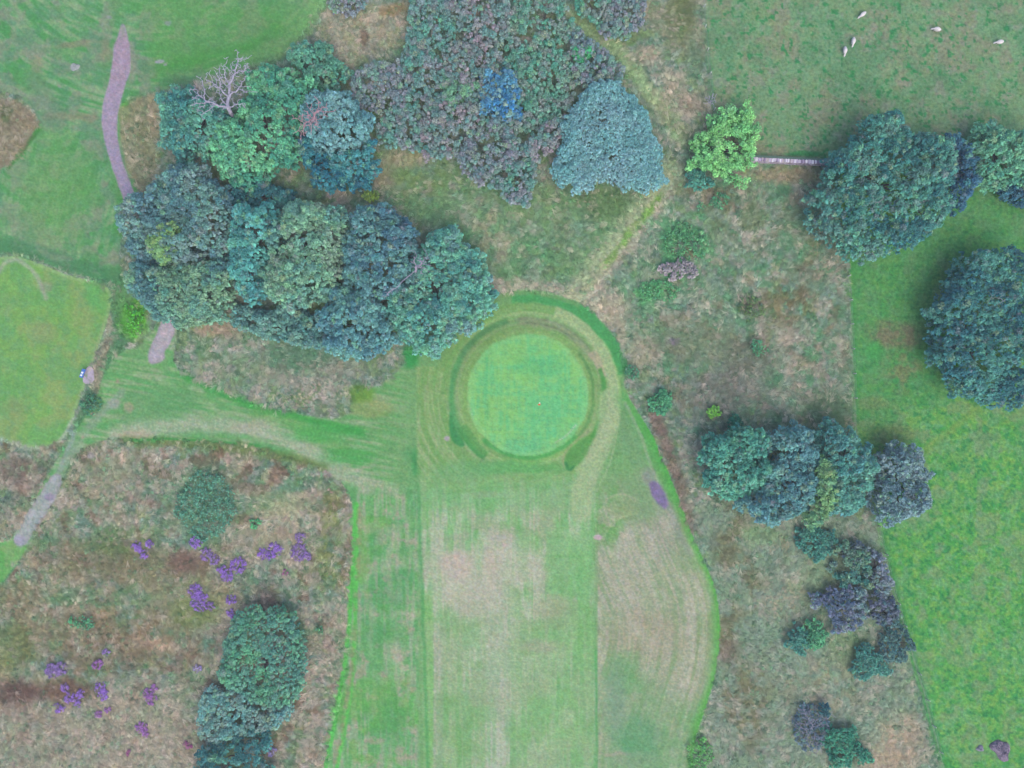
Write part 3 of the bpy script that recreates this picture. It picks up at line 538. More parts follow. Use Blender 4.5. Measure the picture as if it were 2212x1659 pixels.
# ------------------------------------------------------------------ tufts of long grass (scattered, nobody could count them)
def blade_mesh(name, n, length, width, spread, lift, seed, mat):
    R = np.random.default_rng(seed); V = []; F = []
    for i in range(n):
        a = R.normal(0, spread); L = length * R.uniform(.55, 1.15); w = width * R.uniform(.7, 1.2); up = lift * R.uniform(.4, 1.3)
        ox, oy = R.normal(0, .10 * length, 2); d = np.array([math.cos(a), math.sin(a)]); p = np.array([-d[1], d[0]]) * w / 2
        b = len(V); curl = R.normal(0, .25)
        for t in (0, .35, .7, 1.0):
            q = np.array([ox, oy]) + d * L * t + np.array([-d[1], d[0]]) * curl * L * t * t; z = up * math.sin(min(t * 1.15, 1) * math.pi * .62) - .02
            ww = (1 - t) ** .5 if t < 1 else 0
            if t < 1: V += [(q[0] - p[0] * ww, q[1] - p[1] * ww, z), (q[0] + p[0] * ww, q[1] + p[1] * ww, z)]
            else: V += [(q[0], q[1], z)]
        F += [(b, b + 1, b + 3, b + 2), (b + 2, b + 3, b + 5, b + 4), (b + 4, b + 5, b + 6)]
    me = bpy.data.meshes.new(name); me.from_pydata(V, [], F); me.materials.append(mat); me.update()
    return bpy.data.objects.new(name, me)

def leafy_mesh(name, n, rad, leaf, seed, mat):
    R = np.random.default_rng(seed); V = []; F = []
    for i in range(n):
        a = R.uniform(0, 2 * math.pi); r = rad * math.sqrt(R.random()); z = .35 * rad * (1 - (r / rad) ** 2) + R.uniform(0, .08)
        c = np.array([r * math.cos(a), r * math.sin(a), z]); nrm = np.array([c[0] * .8, c[1] * .8, rad * .8]) + R.normal(0, .35, 3) * rad; nrm /= np.linalg.norm(nrm)
        u = np.cross(nrm, R.normal(0, 1, 3)); u /= np.linalg.norm(u); v = np.cross(nrm, u); s = leaf * R.uniform(.7, 1.3); b = len(V)
        V += [c - u * s, c - v * s * .5, c + u * s, c + v * s * .5]; F.append((b, b + 1, b + 2, b + 3))
    me = bpy.data.meshes.new(name); me.from_pydata([tuple(x) for x in V], [], F); me.materials.append(mat); me.update()
    return bpy.data.objects.new(name, me)

def scatter(name, protos, pts, cols, scl, rot):
    n = len(pts); me = bpy.data.meshes.new(name); me.vertices.add(n); me.vertices.foreach_set('co', np.asarray(pts, np.float32).ravel())
    def at(nm, typ, arr, key='value'):
        a = me.attributes.new(nm, typ, 'POINT'); a.data.foreach_set(key, np.asarray(arr, np.float32 if typ != 'INT' else np.int32).ravel())
    c4 = np.ones((n, 4)); c4[:, :3] = cols
    at('tcol', 'FLOAT_COLOR', c4, 'color'); at('tscl', 'FLOAT', scl); at('tidx', 'INT', rng.integers(0, len(protos), n))
    rv = np.zeros((n, 3)); rv[:, 2] = rot; at('trot', 'FLOAT_VECTOR', rv, 'vector')
    o = bpy.data.objects.new(name, me); COL.objects.link(o); o['kind'] = 'stuff'
    ng = bpy.data.node_groups.new(name + '_nodes', 'GeometryNodeTree'); ng.interface.new_socket('Geometry', in_out='INPUT', socket_type='NodeSocketGeometry'); ng.interface.new_socket('Geometry', in_out='OUTPUT', socket_type='NodeSocketGeometry')
    N = ng.nodes; L = ng.links; gi = N.new('NodeGroupInput'); go = N.new('NodeGroupOutput')
    ins = N.new('GeometryNodeInstanceOnPoints'); g2 = N.new('GeometryNodeGeometryToInstance')
    for p in protos:
        oi = N.new('GeometryNodeObjectInfo'); oi.inputs['Object'].default_value = p; oi.inputs['As Instance'].default_value = True
        L.new(oi.outputs['Geometry'], g2.inputs['Geometry'])
    def na(nm, t):
        x = N.new('GeometryNodeInputNamedAttribute'); x.data_type = t; x.inputs['Name'].default_value = nm; return x.outputs['Attribute']
    L.new(gi.outputs[0], ins.inputs['Points']); L.new(g2.outputs[0], ins.inputs['Instance']); ins.inputs['Pick Instance'].default_value = True
    L.new(na('tidx', 'INT'), ins.inputs['Instance Index']); L.new(na('tscl', 'FLOAT'), ins.inputs['Scale'])
    er = N.new('FunctionNodeEulerToRotation'); L.new(na('trot', 'FLOAT_VECTOR'), er.inputs[0]); L.new(er.outputs[0], ins.inputs['Rotation'])
    L.new(ins.outputs[0], go.inputs[0])
    md = o.modifiers.new('scatter', 'NODES'); md.node_group = ng
    return o

T_A = [blade_mesh('long_grass', 20, 1.15, .05, .42, .16, k, M_TUFT) for k in range(4)]
T_B = [blade_mesh('grass_tussock', 20, .6, .05, 2.2, .18, 20 + k, M_TUFT) for k in range(1)]
T_C = [leafy_mesh('weed_leaves', 34, .42, .10, 40 + k, M_TUFT) for k in range(3)]
def rough_points(n, keep=1.0):
    x = rng.uniform(-30, 2242, n); y = rng.uniform(-30, 1690, n)
    ix = np.clip(np.searchsorted(gx, x) - 1, 0, nx - 2); iy = np.clip(np.searchsorted(gy, y) - 1, 0, ny - 2)
    k = reg[iy * (nx - 1) + ix] == 0
    return x[k], y[k]
x, y = rough_points(90000)
dens = fbm(x / 40., y / 40., 4, 3); keep = rng.random(len(x)) < (.35 + 1.2 * sstep(.4, .65, dens)); x, y = x[keep], y[keep]
c, z = sample_ground(x, y)
straw = sstep(.46, .62, fbm(x / 28., y / 28., 12, 3))[:, None] * .5 * (rng.random((len(x), 1)) < .6)
bright = rng.uniform(.88, 1.20, (len(x), 1))
c = (c * (1 - straw) + np.array([196, 178, 168]) * straw) * bright
ang = (fbm(x / 150., y / 150., 2, 2) - .5) * 9 + rng.normal(0, .35, len(x))
scatter('dry_grass', T_A + T_B, np.stack([(x - CX) * S, (CY - y) * S, z], 1), alb(np.clip(c, 10, 240), 1.3), rng.uniform(.6, 1.25, len(x)), ang)
x, y = rough_points(26000)
keep = fbm(x / 34., y / 34., 9, 4) > .48; x, y = x[keep], y[keep]; c, z = sample_ground(x, y)
mixc = rng.random((len(x), 1)) * .5
c = (c * (1 - mixc) + np.array([80, 144, 104]) * mixc) * rng.uniform(.8, 1.25, (len(x), 1))
scatter('bramble_leaves', T_C, np.stack([(x - CX) * S, (CY - y) * S, z], 1), alb(np.clip(c, 10, 240), 1.35), rng.uniform(.5, 1.2, len(x)), rng.uniform(0, 6.28, len(x)))

# ------------------------------------------------------------------ woody things
def tube(V, F, pts, rad, k=5):
    pts = [np.asarray(p, float) for p in pts]; b = len(V)
    for i, p in enumerate(pts):
        d = pts[min(i + 1, len(pts) - 1)] - pts[max(i - 1, 0)]; d = d / (np.linalg.norm(d) + 1e-9)
        u = np.cross(d, [0.31, .95, .1]); u /= np.linalg.norm(u) + 1e-9; v = np.cross(d, u)
        for j in range(k):
            t = 2 * math.pi * j / k; V.append(tuple(p + (u * math.cos(t) + v * math.sin(t)) * rad[i]))
    for i in range(len(pts) - 1):
        for j in range(k): F.append((b + i * k + j, b + i * k + (j + 1) % k, b + (i + 1) * k + (j + 1) % k, b + (i + 1) * k + j))
    F.append(tuple(b + (len(pts) - 1) * k + j for j in range(k)))

def wob(a, b, n, amp, R):
    a, b = np.asarray(a, float), np.asarray(b, float); L = np.linalg.norm(b - a); out = []
    for i in range(n + 1):
        t = i / n; out.append(a + (b - a) * t + (R.normal(0, amp * L, 3) * math.sin(math.pi * t) if 0 < i < n else 0))
    return out

def leaves(cent, rad, per_area, leaf, cols, R, up=.35, squash=.8, low=-.15, jit=.25, tilt=.45):
    """leaf quads over the outer side of round clumps. cent (n,3), rad (n), cols (n,3)"""
    cnt = np.maximum((per_area * 2 * math.pi * rad ** 2).astype(int), 6); idx = np.repeat(np.arange(len(cent)), cnt); n = len(idx)
    d = R.normal(0, 1, (n, 3)); d /= np.linalg.norm(d, axis=1)[:, None]
    flip = d[:, 2] < low; d[flip, 2] *= -1
    rr = rad[idx] * (1 - np.abs(R.normal(0, jit, n)).clip(0, .8))
    c = cent[idx] + d * rr[:, None] * np.array([1, 1, squash])
    nr = d + np.array([0, 0, up]) + R.normal(0, tilt, (n, 3)); nr /= np.linalg.norm(nr, axis=1)[:, None]
    u = np.cross(nr, R.normal(0, 1, (n, 3))); u /= np.linalg.norm(u, axis=1)[:, None]; v = np.cross(nr, u)
    s = (leaf * np.clip(R.lognormal(-.05, .35, n), .4, 1.9))[:, None]
    V = np.stack([c - u * s, c - v * s * .62, c + u * s, c + v * s * .62], 1).reshape(-1, 3)
    F = np.arange(n * 4).reshape(-1, 4)
    lc = cols[idx] * R.uniform(.72, 1.28, (n, 1)) * (1 + R.normal(0, .05, (n, 3)))
    return V, F, np.repeat(lc, 4, axis=0)

def seat_points(P, spacing, R, tries=9):
    x0, y0 = P.min(0); x1, y1 = P.max(0); n = int((x1 - x0) * (y1 - y0) / spacing ** 2 * tries) + 20
    q = np.stack([R.uniform(x0, x1, n), R.uniform(y0, y1, n)], 1); q = q[sdf(q[:, 0], q[:, 1], P) < -spacing * .12]
    out = []; grid = {}
    for p in q:
        g = (int(p[0] // spacing), int(p[1] // spacing)); ok = True
        for i in (-1, 0, 1):
            for j in (-1, 0, 1):
                for o in grid.get((g[0] + i, g[1] + j), ()):
                    if (o[0] - p[0]) ** 2 + (o[1] - p[1]) ** 2 < spacing ** 2: ok = False
        if ok: grid.setdefault(g, []).append(p); out.append(p)
    return np.array(out)

GAIN = 2.05
def ragged(P, amp, scale, R):
    Q = smooth_poly(P, 3); s_ = R.uniform(0, 90, 2); n = (fbm(Q[:, 0] / scale + s_[0], Q[:, 1] / scale + s_[1], 2, 3) - .5) * 3 + (vnoise(Q[:, 0] / 7., Q[:, 1] / 7., 5) - .5) * .9 + .12; c = Q.mean(0)
    d = Q - c; L = np.linalg.norm(d, axis=1)[:, None]; return c + d * (1 + n[:, None] * amp / L)

ACC = [(118, 118, 126), (104, 156, 112), (60, 128, 126), (80, 116, 120), (128, 146, 112)]
def crown(poly, h0, h1, pal, R, clump=.52, leaf=.125, dens=34, gain=GAIN, patch=3.0, bump=.75, squash=.8, mid=.4, jit=.38, fill=True, gap=1.0, rag=1.25, acc=.30, holes=.16, tilt=.65):
    """poly: outline in plan units as seen from above; returns the crown mesh data. Built in metres round its own height."""
    P = ragged(poly, rag / S * min(1, h1 / 6), 22., R); f = (H - (h0 + (h1 - h0) * mid)) / H
    P = np.stack([(P[:, 0] - CX) * S * f, (CY - P[:, 1]) * S * f], 1)
    pts = seat_points(P, clump * gap, R)
    if holes and len(pts) > 30: pts = pts[(R.random(len(pts)) > holes * .5) & (vnoise(pts[:, 0] / 1.3 + 9, pts[:, 1] / 1.3 + 9, 6) > holes)]
    if len(pts) == 0: pts = P.mean(0)[None]
    d = -sdf(pts[:, 0], pts[:, 1], P); dm = min(max(d.max(), .1), max(3.6, h1 * .3)); t = np.clip(d / dm, 0, 1)
    prof = np.sqrt(np.clip(1 - (1 - t) ** 3, 0, 1))
    n1 = (fbm(pts[:, 0] / 3.8 + 50, pts[:, 1] / 3.8 + 50, 3, 2) - .5) * 2
    z = h0 + (h1 - h0) * (prof * .78 + .30 * n1 * prof + R.normal(0, .03, len(pts))) - clump * .3 + R.normal(0, bump * .5, len(pts))
    z = np.maximum(z, clump * .25)
    rad = clump * np.clip(R.lognormal(-.12, .32, len(pts)), .4, 1.7)
    cen = np.column_stack([pts, z]); pal = np.array([alb(c, gain) * ([.76, .93, .98] if h1 > 4.6 else [.86, .96, 1.04]) for c in pal])
    def colours(c):
        k = fbm(c[:, 0] / patch + 7, c[:, 1] / patch + 3, 1, 3); k = np.clip((k - .3) / .4, 0, .999) * (len(pal) - 1) + R.normal(0, .35, len(c)); k = np.clip(k, 0, len(pal) - 1.001)
        i = k.astype(int); w = (k - i)[:, None]; return (pal[i] * (1 - w) + pal[np.minimum(i + 1, len(pal) - 1)] * w) * R.uniform(.82, 1.18, (len(c), 1))
    cols = colours(cen)
    if acc:
        ac = np.array([alb(c, gain) for c in ACC]); w = (R.random((len(cen), 1)) < .5) * R.uniform(0, 2 * acc, (len(cen), 1)); cols = cols * (1 - w) + ac[R.integers(0, len(ac), len(cen))] * w
    V, F, C = leaves(cen, rad, dens, leaf, cols, R, squash=squash, jit=jit, tilt=tilt)
    # skirts: lower clumps under the rim so that the sides are closed
    if h1 > 2.5:
        e = pts[(t < .55)]; ze = z[t < .55]
        if len(e):
            c0 = P.mean(0)
            for s_, zz in ((.93, .55), (.82, .2)):
                q = np.column_stack([c0 + (e - c0) * s_, h0 * .6 + (ze - h0 * .6) * zz]); q[:, 2] = np.maximum(q[:, 2], .5)
                V2, F2, C2 = leaves(q, np.full(len(q), clump), dens * .35, leaf * 1.25, colours(q), R, low=-.9)
                F = np.vstack([F, F2 + len(V)]); V = np.vstack([V, V2]); C = np.vstack([C, C2])
    if fill:                                   # inner leaves that close the view down to the ground
        q = cen.copy(); q[:, 2] = np.maximum(q[:, 2] - clump * 1.1, .35)
        V2, F2, C2 = leaves(q, rad * 1.1, 4.5, leaf * 2.2, colours(q), R, up=2.0)
        F = np.vstack([F, F2 + len(V)]); V = np.vstack([V, V2]); C = np.vstack([C, C2])
    return V, F, np.clip(C, .003, .8), P, cen

NQ = [0]
def tree(name, label, cat, poly, h, pal, seed, group=None, h0=.25, base=None, trunk_r=.35, **kw):
    h = h * .70 if h > 6 else h
    R = np.random.default_rng(seed); V, F, C, P, cen = crown(poly, h * h0, h, pal, R, **kw); NQ[0] += len(F)
    # the stem stands under the middle of the crown
    bx, by = P.mean(0) if base is None else base
    vx, vy = bx / S + CX, CY - by / S; z0 = gz(vx, vy)
    e = empty(name, label, cat, (bx, by, z0), group)
    off = np.array([bx, by, z0])
    new_mesh('crown' if cat == 'tree' else 'foliage', V - off, F, M_LEAF, e, col=C)
    TV, TF = [], []
    top = np.array([0, 0, h * .55]); tube(TV, TF, wob((0, 0, -.3), top, 4, .02, R), np.linspace(trunk_r, trunk_r * .5, 5), 8)
    pick = R.choice(len(cen), min(len(cen), 9 if h > 6 else 5), replace=False)
    for i in pick:
        s0 = np.array([0, 0, h * R.uniform(.12, .45)]); tube(TV, TF, wob(s0, cen[i] - off - (0, 0, .4), 4, .05, R), np.linspace(trunk_r * .45, .04, 5), 5)
    new_mesh('trunk' if cat == 'tree' else 'stems', TV, TF, M_BARK, e, smooth=True)
    return e

def z2(o, pts, k=.3797 / 1.1302):      # points measured in an enlarged view -> plan units
    return [(o[0] + x * k, o[1] + y * k) for x, y in pts]

TEALG = [(40, 92, 92), (60, 120, 112), (84, 146, 126)]
DARKT = [(40, 74, 84), (62, 100, 104), (84, 122, 118)]
exec_trees = []
G1 = 'trees of the wood beside the gravel path'; G2 = 'trees along the field fence'
tree('broadleaf_tree', 'dark teal broadleaf tree beside the gravel path, beneath bare white branches', 'tree',
     z2((0, 0), [(1020, 640), (1100, 560), (1240, 540), (1350, 690), (1480, 720), (1560, 800), (1400, 880), (1340, 1000), (1180, 1040), (1060, 980), (1015, 850)]), 12, [(62, 116, 118), (84, 136, 126), (98, 150, 130)], 1, G1)
tree('broadleaf_tree', 'mid green leafy tree between the dead white tree and pale grey willow', 'tree',
     z2((0, 0), [(1590, 470), (1700, 420), (1850, 430), (1950, 500), (2060, 570), (1990, 660), (1950, 780), (1910, 960), (1850, 1080), (1700, 1110), (1640, 1220), (1500, 1200), (1380, 1120), (1330, 980), (1340, 880), (1480, 760), (1590, 700)]), 13, [(66, 126, 108), (88, 150, 118), (106, 164, 124)], 2, G1)
tree('broadleaf_tree', 'round olive green tree at the edge of the wood, beside the dry grass clearing', 'tree',
     z2((0, 0), [(1850, 350), (1920, 300), (2040, 280), (2150, 320), (2212, 420), (2240, 560), (2150, 590), (2040, 550), (1950, 500), (1870, 430)]), 9, [(74, 124, 110), (96, 140, 118), (84, 134, 116)], 3, G1)
tree('grey_willow', 'pale blue grey willow with a few pink bare twigs in its crown', 'tree',
     [(655, 205), (705, 188), (745, 200), (768, 228), (795, 237), (808, 268), (800, 312), (775, 328), (740, 318), (722, 338), (690, 332), (665, 300), (645, 255)], 13, [(92, 132, 140), (104, 142, 148), (116, 148, 154)], 4, G1, clump=.5, leaf=.13, dens=40, gap=1.1, acc=.1)
tree('broadleaf_tree', 'dark blue green tree tucked under the pale grey willow', 'tree',
     [(650, 290), (672, 300), (700, 330), (775, 322), (804, 300), (812, 350), (805, 385), (770, 408), (730, 415), (690, 400), (662, 370), (645, 330)], 9, [(40, 92, 112), (58, 116, 128), (74, 130, 134)], 5, G1)
tree('broadleaf_tree', 'dusky grey green tree whose crown hides the lower end of the gravel path', 'tree',
     [(268, 440), (300, 425), (320, 395), (345, 365), (400, 347), (440, 365), (480, 400), (500, 440), (505, 500), (495, 545), (440, 560), (360, 575), (285, 560), (258, 510), (258, 465)], 14, [(80, 108, 120), (92, 124, 128), (104, 136, 128), (112, 128, 132)], 6, G1)
tree('broadleaf_tree', 'small yellowing crown amid the dusky grey green tree', 'tree',
     [(322, 512), (345, 488), (378, 495), (384, 530), (368, 555), (335, 560), (318, 540)], 13.6, [(108, 140, 96), (128, 154, 92), (110, 146, 106)], 7, G1, h0=.6)
tree('broadleaf_tree', 'grey green tree overhanging the start of the short gravel track near the tee', 'tree',
     [(285, 565), (360, 570), (440, 560), (495, 555), (500, 640), (470, 688), (430, 702), (385, 692), (345, 688), (302, 668), (285, 635), (272, 595)], 12.5, [(80, 114, 120), (94, 134, 124), (108, 144, 122), (120, 146, 118)], 8, G1)
tree('broadleaf_tree', 'narrow turquoise tree between the dusky tree and the yellow green tree', 'tree',
     [(500, 445), (545, 432), (592, 440), (596, 480), (580, 540), (570, 600), (578, 648), (545, 662), (512, 640), (500, 600), (495, 550), (498, 500)], 13, [(72, 124, 128), (84, 146, 144), (98, 158, 148)], 9, G1)
tree('broadleaf_tree', 'yellow green broadleaf tree in the middle of the wood', 'tree',
     [(592, 470), (620, 445), (680, 436), (738, 448), (752, 490), (735, 540), (738, 580), (718, 620), (690, 650), (650, 672), (600, 662), (570, 640), (565, 590), (582, 530)], 14, [(92, 128, 124), (108, 146, 128), (120, 156, 126), (122, 140, 124)], 10, G1)
tree('broadleaf_tree', 'dark slate blue tree on the meadow side of the wood', 'tree',
     [(745, 452), (790, 438), (842, 445), (882, 480), (902, 530), (895, 580), (870, 622), (830, 650), (780, 645), (735, 600), (738, 540), (752, 490)], 14, [(72, 104, 122), (88, 122, 132), (98, 134, 134), (80, 118, 122)], 11, G1)
tree('broadleaf_tree', 'bluish green tree reaching down toward the dry grass above the mown strip', 'tree',
     [(738, 600), (780, 640), (830, 650), (832, 700), (862, 742), (820, 772), (760, 778), (712, 762), (690, 722), (678, 670), (702, 642)], 12, [(80, 118, 130), (94, 136, 142), (104, 146, 142)], 12, G1)
tree('broadleaf_tree', 'clear green leafy tree at the edge of the putting green surround', 'tree',
     [(902, 560), (930, 490), (972, 485), (1012, 530), (1050, 560), (1070, 620), (1066, 672), (1030, 710), (990, 732), (962, 762), (905, 778), (880, 742), (840, 700), (822, 660), (832, 630), (880, 600)], 12, [(78, 128, 128), (90, 146, 132), (108, 160, 136), (104, 136, 138)], 13, G1)
tree('broadleaf_tree', 'low grey green tree at the foot of the wood, over the straw coloured slope', 'tree',
     [(500, 650), (560, 668), (640, 674), (690, 700), (702, 730), (690, 758), (640, 742), (590, 732), (540, 718), (500, 700)], 7, [(84, 120, 120), (102, 136, 128), (110, 144, 132)], 14, G1)
tree('broadleaf_tree', 'small dark tree in the shaded gap behind the turquoise tree', 'tree',
     [(480, 395), (520, 385), (600, 395), (650, 420), (630, 442), (560, 440), (505, 448)], 7, [(48, 92, 102), (66, 112, 114)], 15, G1)
tree('grey_willow', 'great pale turquoise willow standing alone, as wide as a house', 'tree',
     [(1290, 176), (1330, 170), (1372, 192), (1398, 240), (1418, 300), (1442, 350), (1438, 392), (1412, 415), (1372, 410), (1342, 415), (1322, 385), (1290, 380), (1284, 405), (1250, 410), (1192, 392), (1200, 345), (1212, 310), (1218, 250), (1240, 215)],
     9, [(106, 150, 156), (116, 154, 160), (124, 152, 162)], 16, clump=.34, leaf=.10, dens=46, bump=.3, patch=6, gap=1.05, acc=.08, holes=.04, mid=.5)
tree('blue_tree', 'deep blue leaved tree with yellowing tips rising out of the rhododendrons', 'tree',
     [(1040, 155), (1075, 146), (1108, 160), (1128, 190), (1124, 222), (1118, 262), (1098, 255), (1060, 252), (1040, 240), (1026, 225), (1032, 190)], 8, [(52, 104, 152), (76, 128, 168), (130, 146, 130), (66, 116, 160), (94, 138, 156), (58, 112, 158)], 17, clump=.45, leaf=.12, patch=1.0, acc=.15, rag=1.6)
tree('lime_tree', 'bright lime green tree straddling the corner of the stone wall', 'tree',
     [(1538, 240), (1572, 222), (1612, 228), (1634, 260), (1638, 310), (1628, 342), (1600, 350), (1612, 362), (1615, 385), (1595, 393), (1560, 383), (1532, 376), (1518, 352), (1490, 347), (1482, 312), (1490, 288), (1528, 290)], 8.5,
     [(106, 164, 108), (124, 180, 112), (138, 190, 118)], 18, clump=.7, leaf=.15, dens=24, fill=False, acc=.12, rag=2.0, holes=.2)
tree('broadleaf_tree', 'largest dark teal tree, covering the end of the visible stone wall', 'tree',
     [(1865, 254), (1932, 250), (1962, 275), (2000, 292), (2050, 300), (2062, 380), (2058, 440), (2040, 490), (1985, 532), (1900, 550), (1832, 550), (1790, 522), (1748, 475), (1735, 430), (1785, 400), (1777, 350), (1820, 330), (1850, 290)],
     15, [(50, 98, 104), (66, 116, 112), (86, 138, 122), (92, 124, 118)], 19, G2, trunk_r=.5)
tree('broadleaf_tree', 'dark navy green tree squeezed behind the largest dark teal tree', 'tree',
     [(2042, 300), (2075, 288), (2102, 330), (2106, 380), (2096, 430), (2055, 462), (2040, 430), (2055, 380)], 11, [(44, 78, 106), (62, 98, 120)], 20, G2)
tree('broadleaf_tree', 'fresher green tree beyond the pasture, cut by the picture edge', 'tree',
     [(2102, 268), (2135, 262), (2165, 285), (2212, 280), (2260, 290), (2270, 400), (2212, 408), (2160, 402), (2112, 415), (2102, 370)], 12, [(70, 124, 112), (90, 144, 120), (106, 156, 124)], 21, G2)
tree('broadleaf_tree', 'low inky blue tree below the fresher green tree at the far side', 'tree',
     [(2150, 400), (2212, 405), (2260, 400), (2260, 450), (2212, 448), (2175, 432)], 8, [(42, 80, 104), (60, 100, 118)], 22, G2)
tree('broadleaf_tree', 'dark teal tree standing in the bright pasture, half cut off by the picture edge', 'tree',
     [(2072, 560), (2130, 535), (2230, 540), (2270, 700), (2245, 880), (2150, 872), (2100, 865), (2060, 840), (2032, 790), (2012, 740), (2005, 690), (2030, 650), (2050, 610)], 14, [(50, 98, 108), (66, 116, 116), (86, 138, 126)], 23, G2, trunk_r=.5)
G3 = 'trees of the clump by the field fence'
tree('broadleaf_tree', 'sea green tree on the golf side of the fence clump', 'tree',
     [(1520, 960), (1570, 920), (1642, 930), (1668, 960), (1662, 1010), (1640, 1060), (1590, 1082), (1540, 1062), (1513, 1010)], 12, [(74, 132, 120), (90, 150, 130), (102, 160, 136)], 24, G3)
tree('broadleaf_tree', 'slate blue tree in the middle of the fence clump', 'tree',
     [(1660, 945), (1700, 920), (1752, 925), (1775, 980), (1768, 1040), (1752, 1092), (1700, 1128), (1620, 1128), (1582, 1090), (1640, 1060), (1664, 1010)], 13, [(82, 118, 128), (92, 134, 138), (106, 146, 142)], 25, G3)
tree('broadleaf_tree', 'teal tree of the fence clump whose crown hangs over the pasture', 'tree',
     [(1765, 928), (1805, 908), (1852, 938), (1882, 980), (1896, 1030), (1872, 1080), (1850, 1110), (1805, 1125), (1765, 1100), (1768, 1040), (1772, 980)], 12.5, [(74, 122, 124), (88, 142, 130), (100, 150, 134)], 26, G3)
tree('broadleaf_tree', 'olive yellow tree poking out of the fence clump', 'tree',
     [(1768, 990), (1800, 985), (1816, 1040), (1802, 1100), (1780, 1142), (1742, 1142), (1748, 1080)], 12.8, [(98, 140, 112), (116, 150, 104), (126, 156, 100)], 27, G3, h0=.5)
tree('broadleaf_tree', 'purplish grey tree at the pasture end of the fence clump', 'tree',
     [(1915, 962), (1940, 950), (1975, 965), (2000, 1000), (2012, 1050), (2005, 1100), (1960, 1125), (1905, 1122), (1876, 1092), (1892, 1030), (1896, 990)], 11, [(100, 120, 130), (112, 132, 138), (122, 138, 144)], 28, G3, clump=.42, leaf=.13, gap=1.1, holes=.08)

# rounded evergreens, lower left
G4 = 'rounded evergreens on the heath'
EV = dict(clump=.42, leaf=.10, dens=60, bump=.18, jit=.12, patch=3, squash=.8, gap=1.35, rag=.5)
o7 = (0, 1101.6)
tree('evergreen_bush', 'big rounded bright green evergreen at the head of the dark row on the heath', 'bush', z2(o7, [(1560, 620), (1750, 608), (1890, 655), (1948, 780), (1968, 950), (1962, 1100), (1920, 1220), (1800, 1290), (1650, 1260), (1560, 1180), (1420, 1120), (1390, 1050), (1430, 900), (1490, 700)]), 6.6,
     [(90, 136, 122), (102, 148, 126), (94, 150, 114)], 31, G4, **EV)
tree('evergreen_bush', 'pale jade rounded evergreen in the middle of the dark row on the heath', 'bush', z2(o7, [(1300, 1150), (1420, 1110), (1560, 1180), (1650, 1260), (1800, 1290), (1900, 1240), (1830, 1400), (1700, 1425), (1600, 1440), (1450, 1500), (1290, 1510), (1262, 1350)]), 3.6,
     [(104, 150, 148), (112, 156, 148), (126, 146, 138)], 32, G4, **EV)
tree('evergreen_bush', 'ragged dark evergreen with deep gaps at the bottom of the dark row', 'bush', z2(o7, [(1285, 1510), (1450, 1500), (1600, 1440), (1700, 1450), (1720, 1560), (1740, 1700), (1730, 1790), (1240, 1790), (1255, 1640)]), 5,
     [(60, 108, 112), (80, 130, 124)], 33, G4, clump=.7, leaf=.13, dens=36, bump=.6, gap=1.4)

# rhododendron thicket: one bush per seed
RH = dict(clump=.44, leaf=.105, dens=46, bump=.5, jit=.14, patch=1.4, squash=.9, mid=.8, gap=1.36, rag=.5, acc=.3, holes=.14, tilt=.5)
TH = [(888, -50), (885, 40), (872, 95), (865, 120), (780, 135), (752, 175), (765, 225), (812, 235), (815, 318), (875, 312), (925, 342), (990, 336), (1000, 372), (1030, 392), (1085, 405), (1092, 438), (1145, 440), (1155, 390), (1165, 336), (1205, 320), (1215, 258), (1240, 205), (1290, 170), (1345, 172), (1350, 142), (1305, 98), (1258, 62), (1225, 22), (1215, -50)]
SEEDS = [((925, 60), 'rhododendron bush beside the pale grass clearing at the top'), ((1040, 40), 'rhododendron bush above the blue tree, in the top middle of the thicket'), ((1160, 60), 'rhododendron bush bordering the narrow grass path at the top'),
         ((830, 190), 'rhododendron bush next to the round olive tree'), ((920, 150), 'purplish rhododendron bush a little above the pale round shrub'), ((1000, 130), 'dusky rhododendron bush touching the top of the blue tree'),
         ((1190, 150), 'rhododendron bush around the small emerald shrub'), ((1290, 130), 'dark rhododendron bush above the great pale willow'), ((860, 280), 'rhododendron bush beside the pale grey willow'),
         ((960, 270), 'pinkish brown rhododendron bush below the pale round shrub'), ((1160, 240), 'rhododendron bush between the blue tree and the great pale willow'), ((1060, 330), 'rhododendron bush below the blue tree'), ((1115, 400), 'rhododendron bush at the lowest tip of the thicket'), ((1195, 290), 'rhododendron bush nearest the flank of the great pale willow')]
PALS = [[(82, 132, 120), (100, 130, 126), (122, 122, 130)], [(90, 126, 122), (114, 124, 124), (138, 122, 132)], [(78, 136, 116), (100, 136, 120), (122, 128, 126)], [(96, 120, 124), (126, 120, 132), (100, 134, 120)]]
G5 = 'rhododendron bushes of the thicket'
bb = np.array(TH); xs, ys = np.meshgrid(np.arange(740, 1360, 4.), np.arange(-50, 446, 4.)); xs, ys = xs.ravel(), ys.ravel()
sd = np.array([s[0] for s in SEEDS], float)
def clip_half(P, a, b):           # keep the side of P nearer to a than to b
    m = (a + b) / 2; nrm = b - a; out = []
    for i in range(len(P)):
        p, q = P[i], P[(i + 1) % len(P)]; dp, dq = np.dot(p - m, nrm), np.dot(q - m, nrm)
        if dp <= 0: out.append(p)
        if (dp < 0) != (dq < 0): out.append(p + (q - p) * dp / (dp - dq))
    return np.array(out)
def thick(seed_i, TP, allseeds):
    P = np.array(TP, float)
    for j in range(len(allseeds)):
        if j != seed_i and len(P) > 2: P = clip_half(P, allseeds[seed_i], allseeds[j])
    c = P.mean(0); return c + (P - c) * 1.03
for i, (s, lab) in enumerate(SEEDS):
    tree('rhododendron_bush', lab, 'bush', thick(i, TH, sd), [3.6, 4.2, 3.2, 3.9][i % 4], PALS[i % 4], 60 + i, G5, h0=.55, trunk_r=.12, **RH)
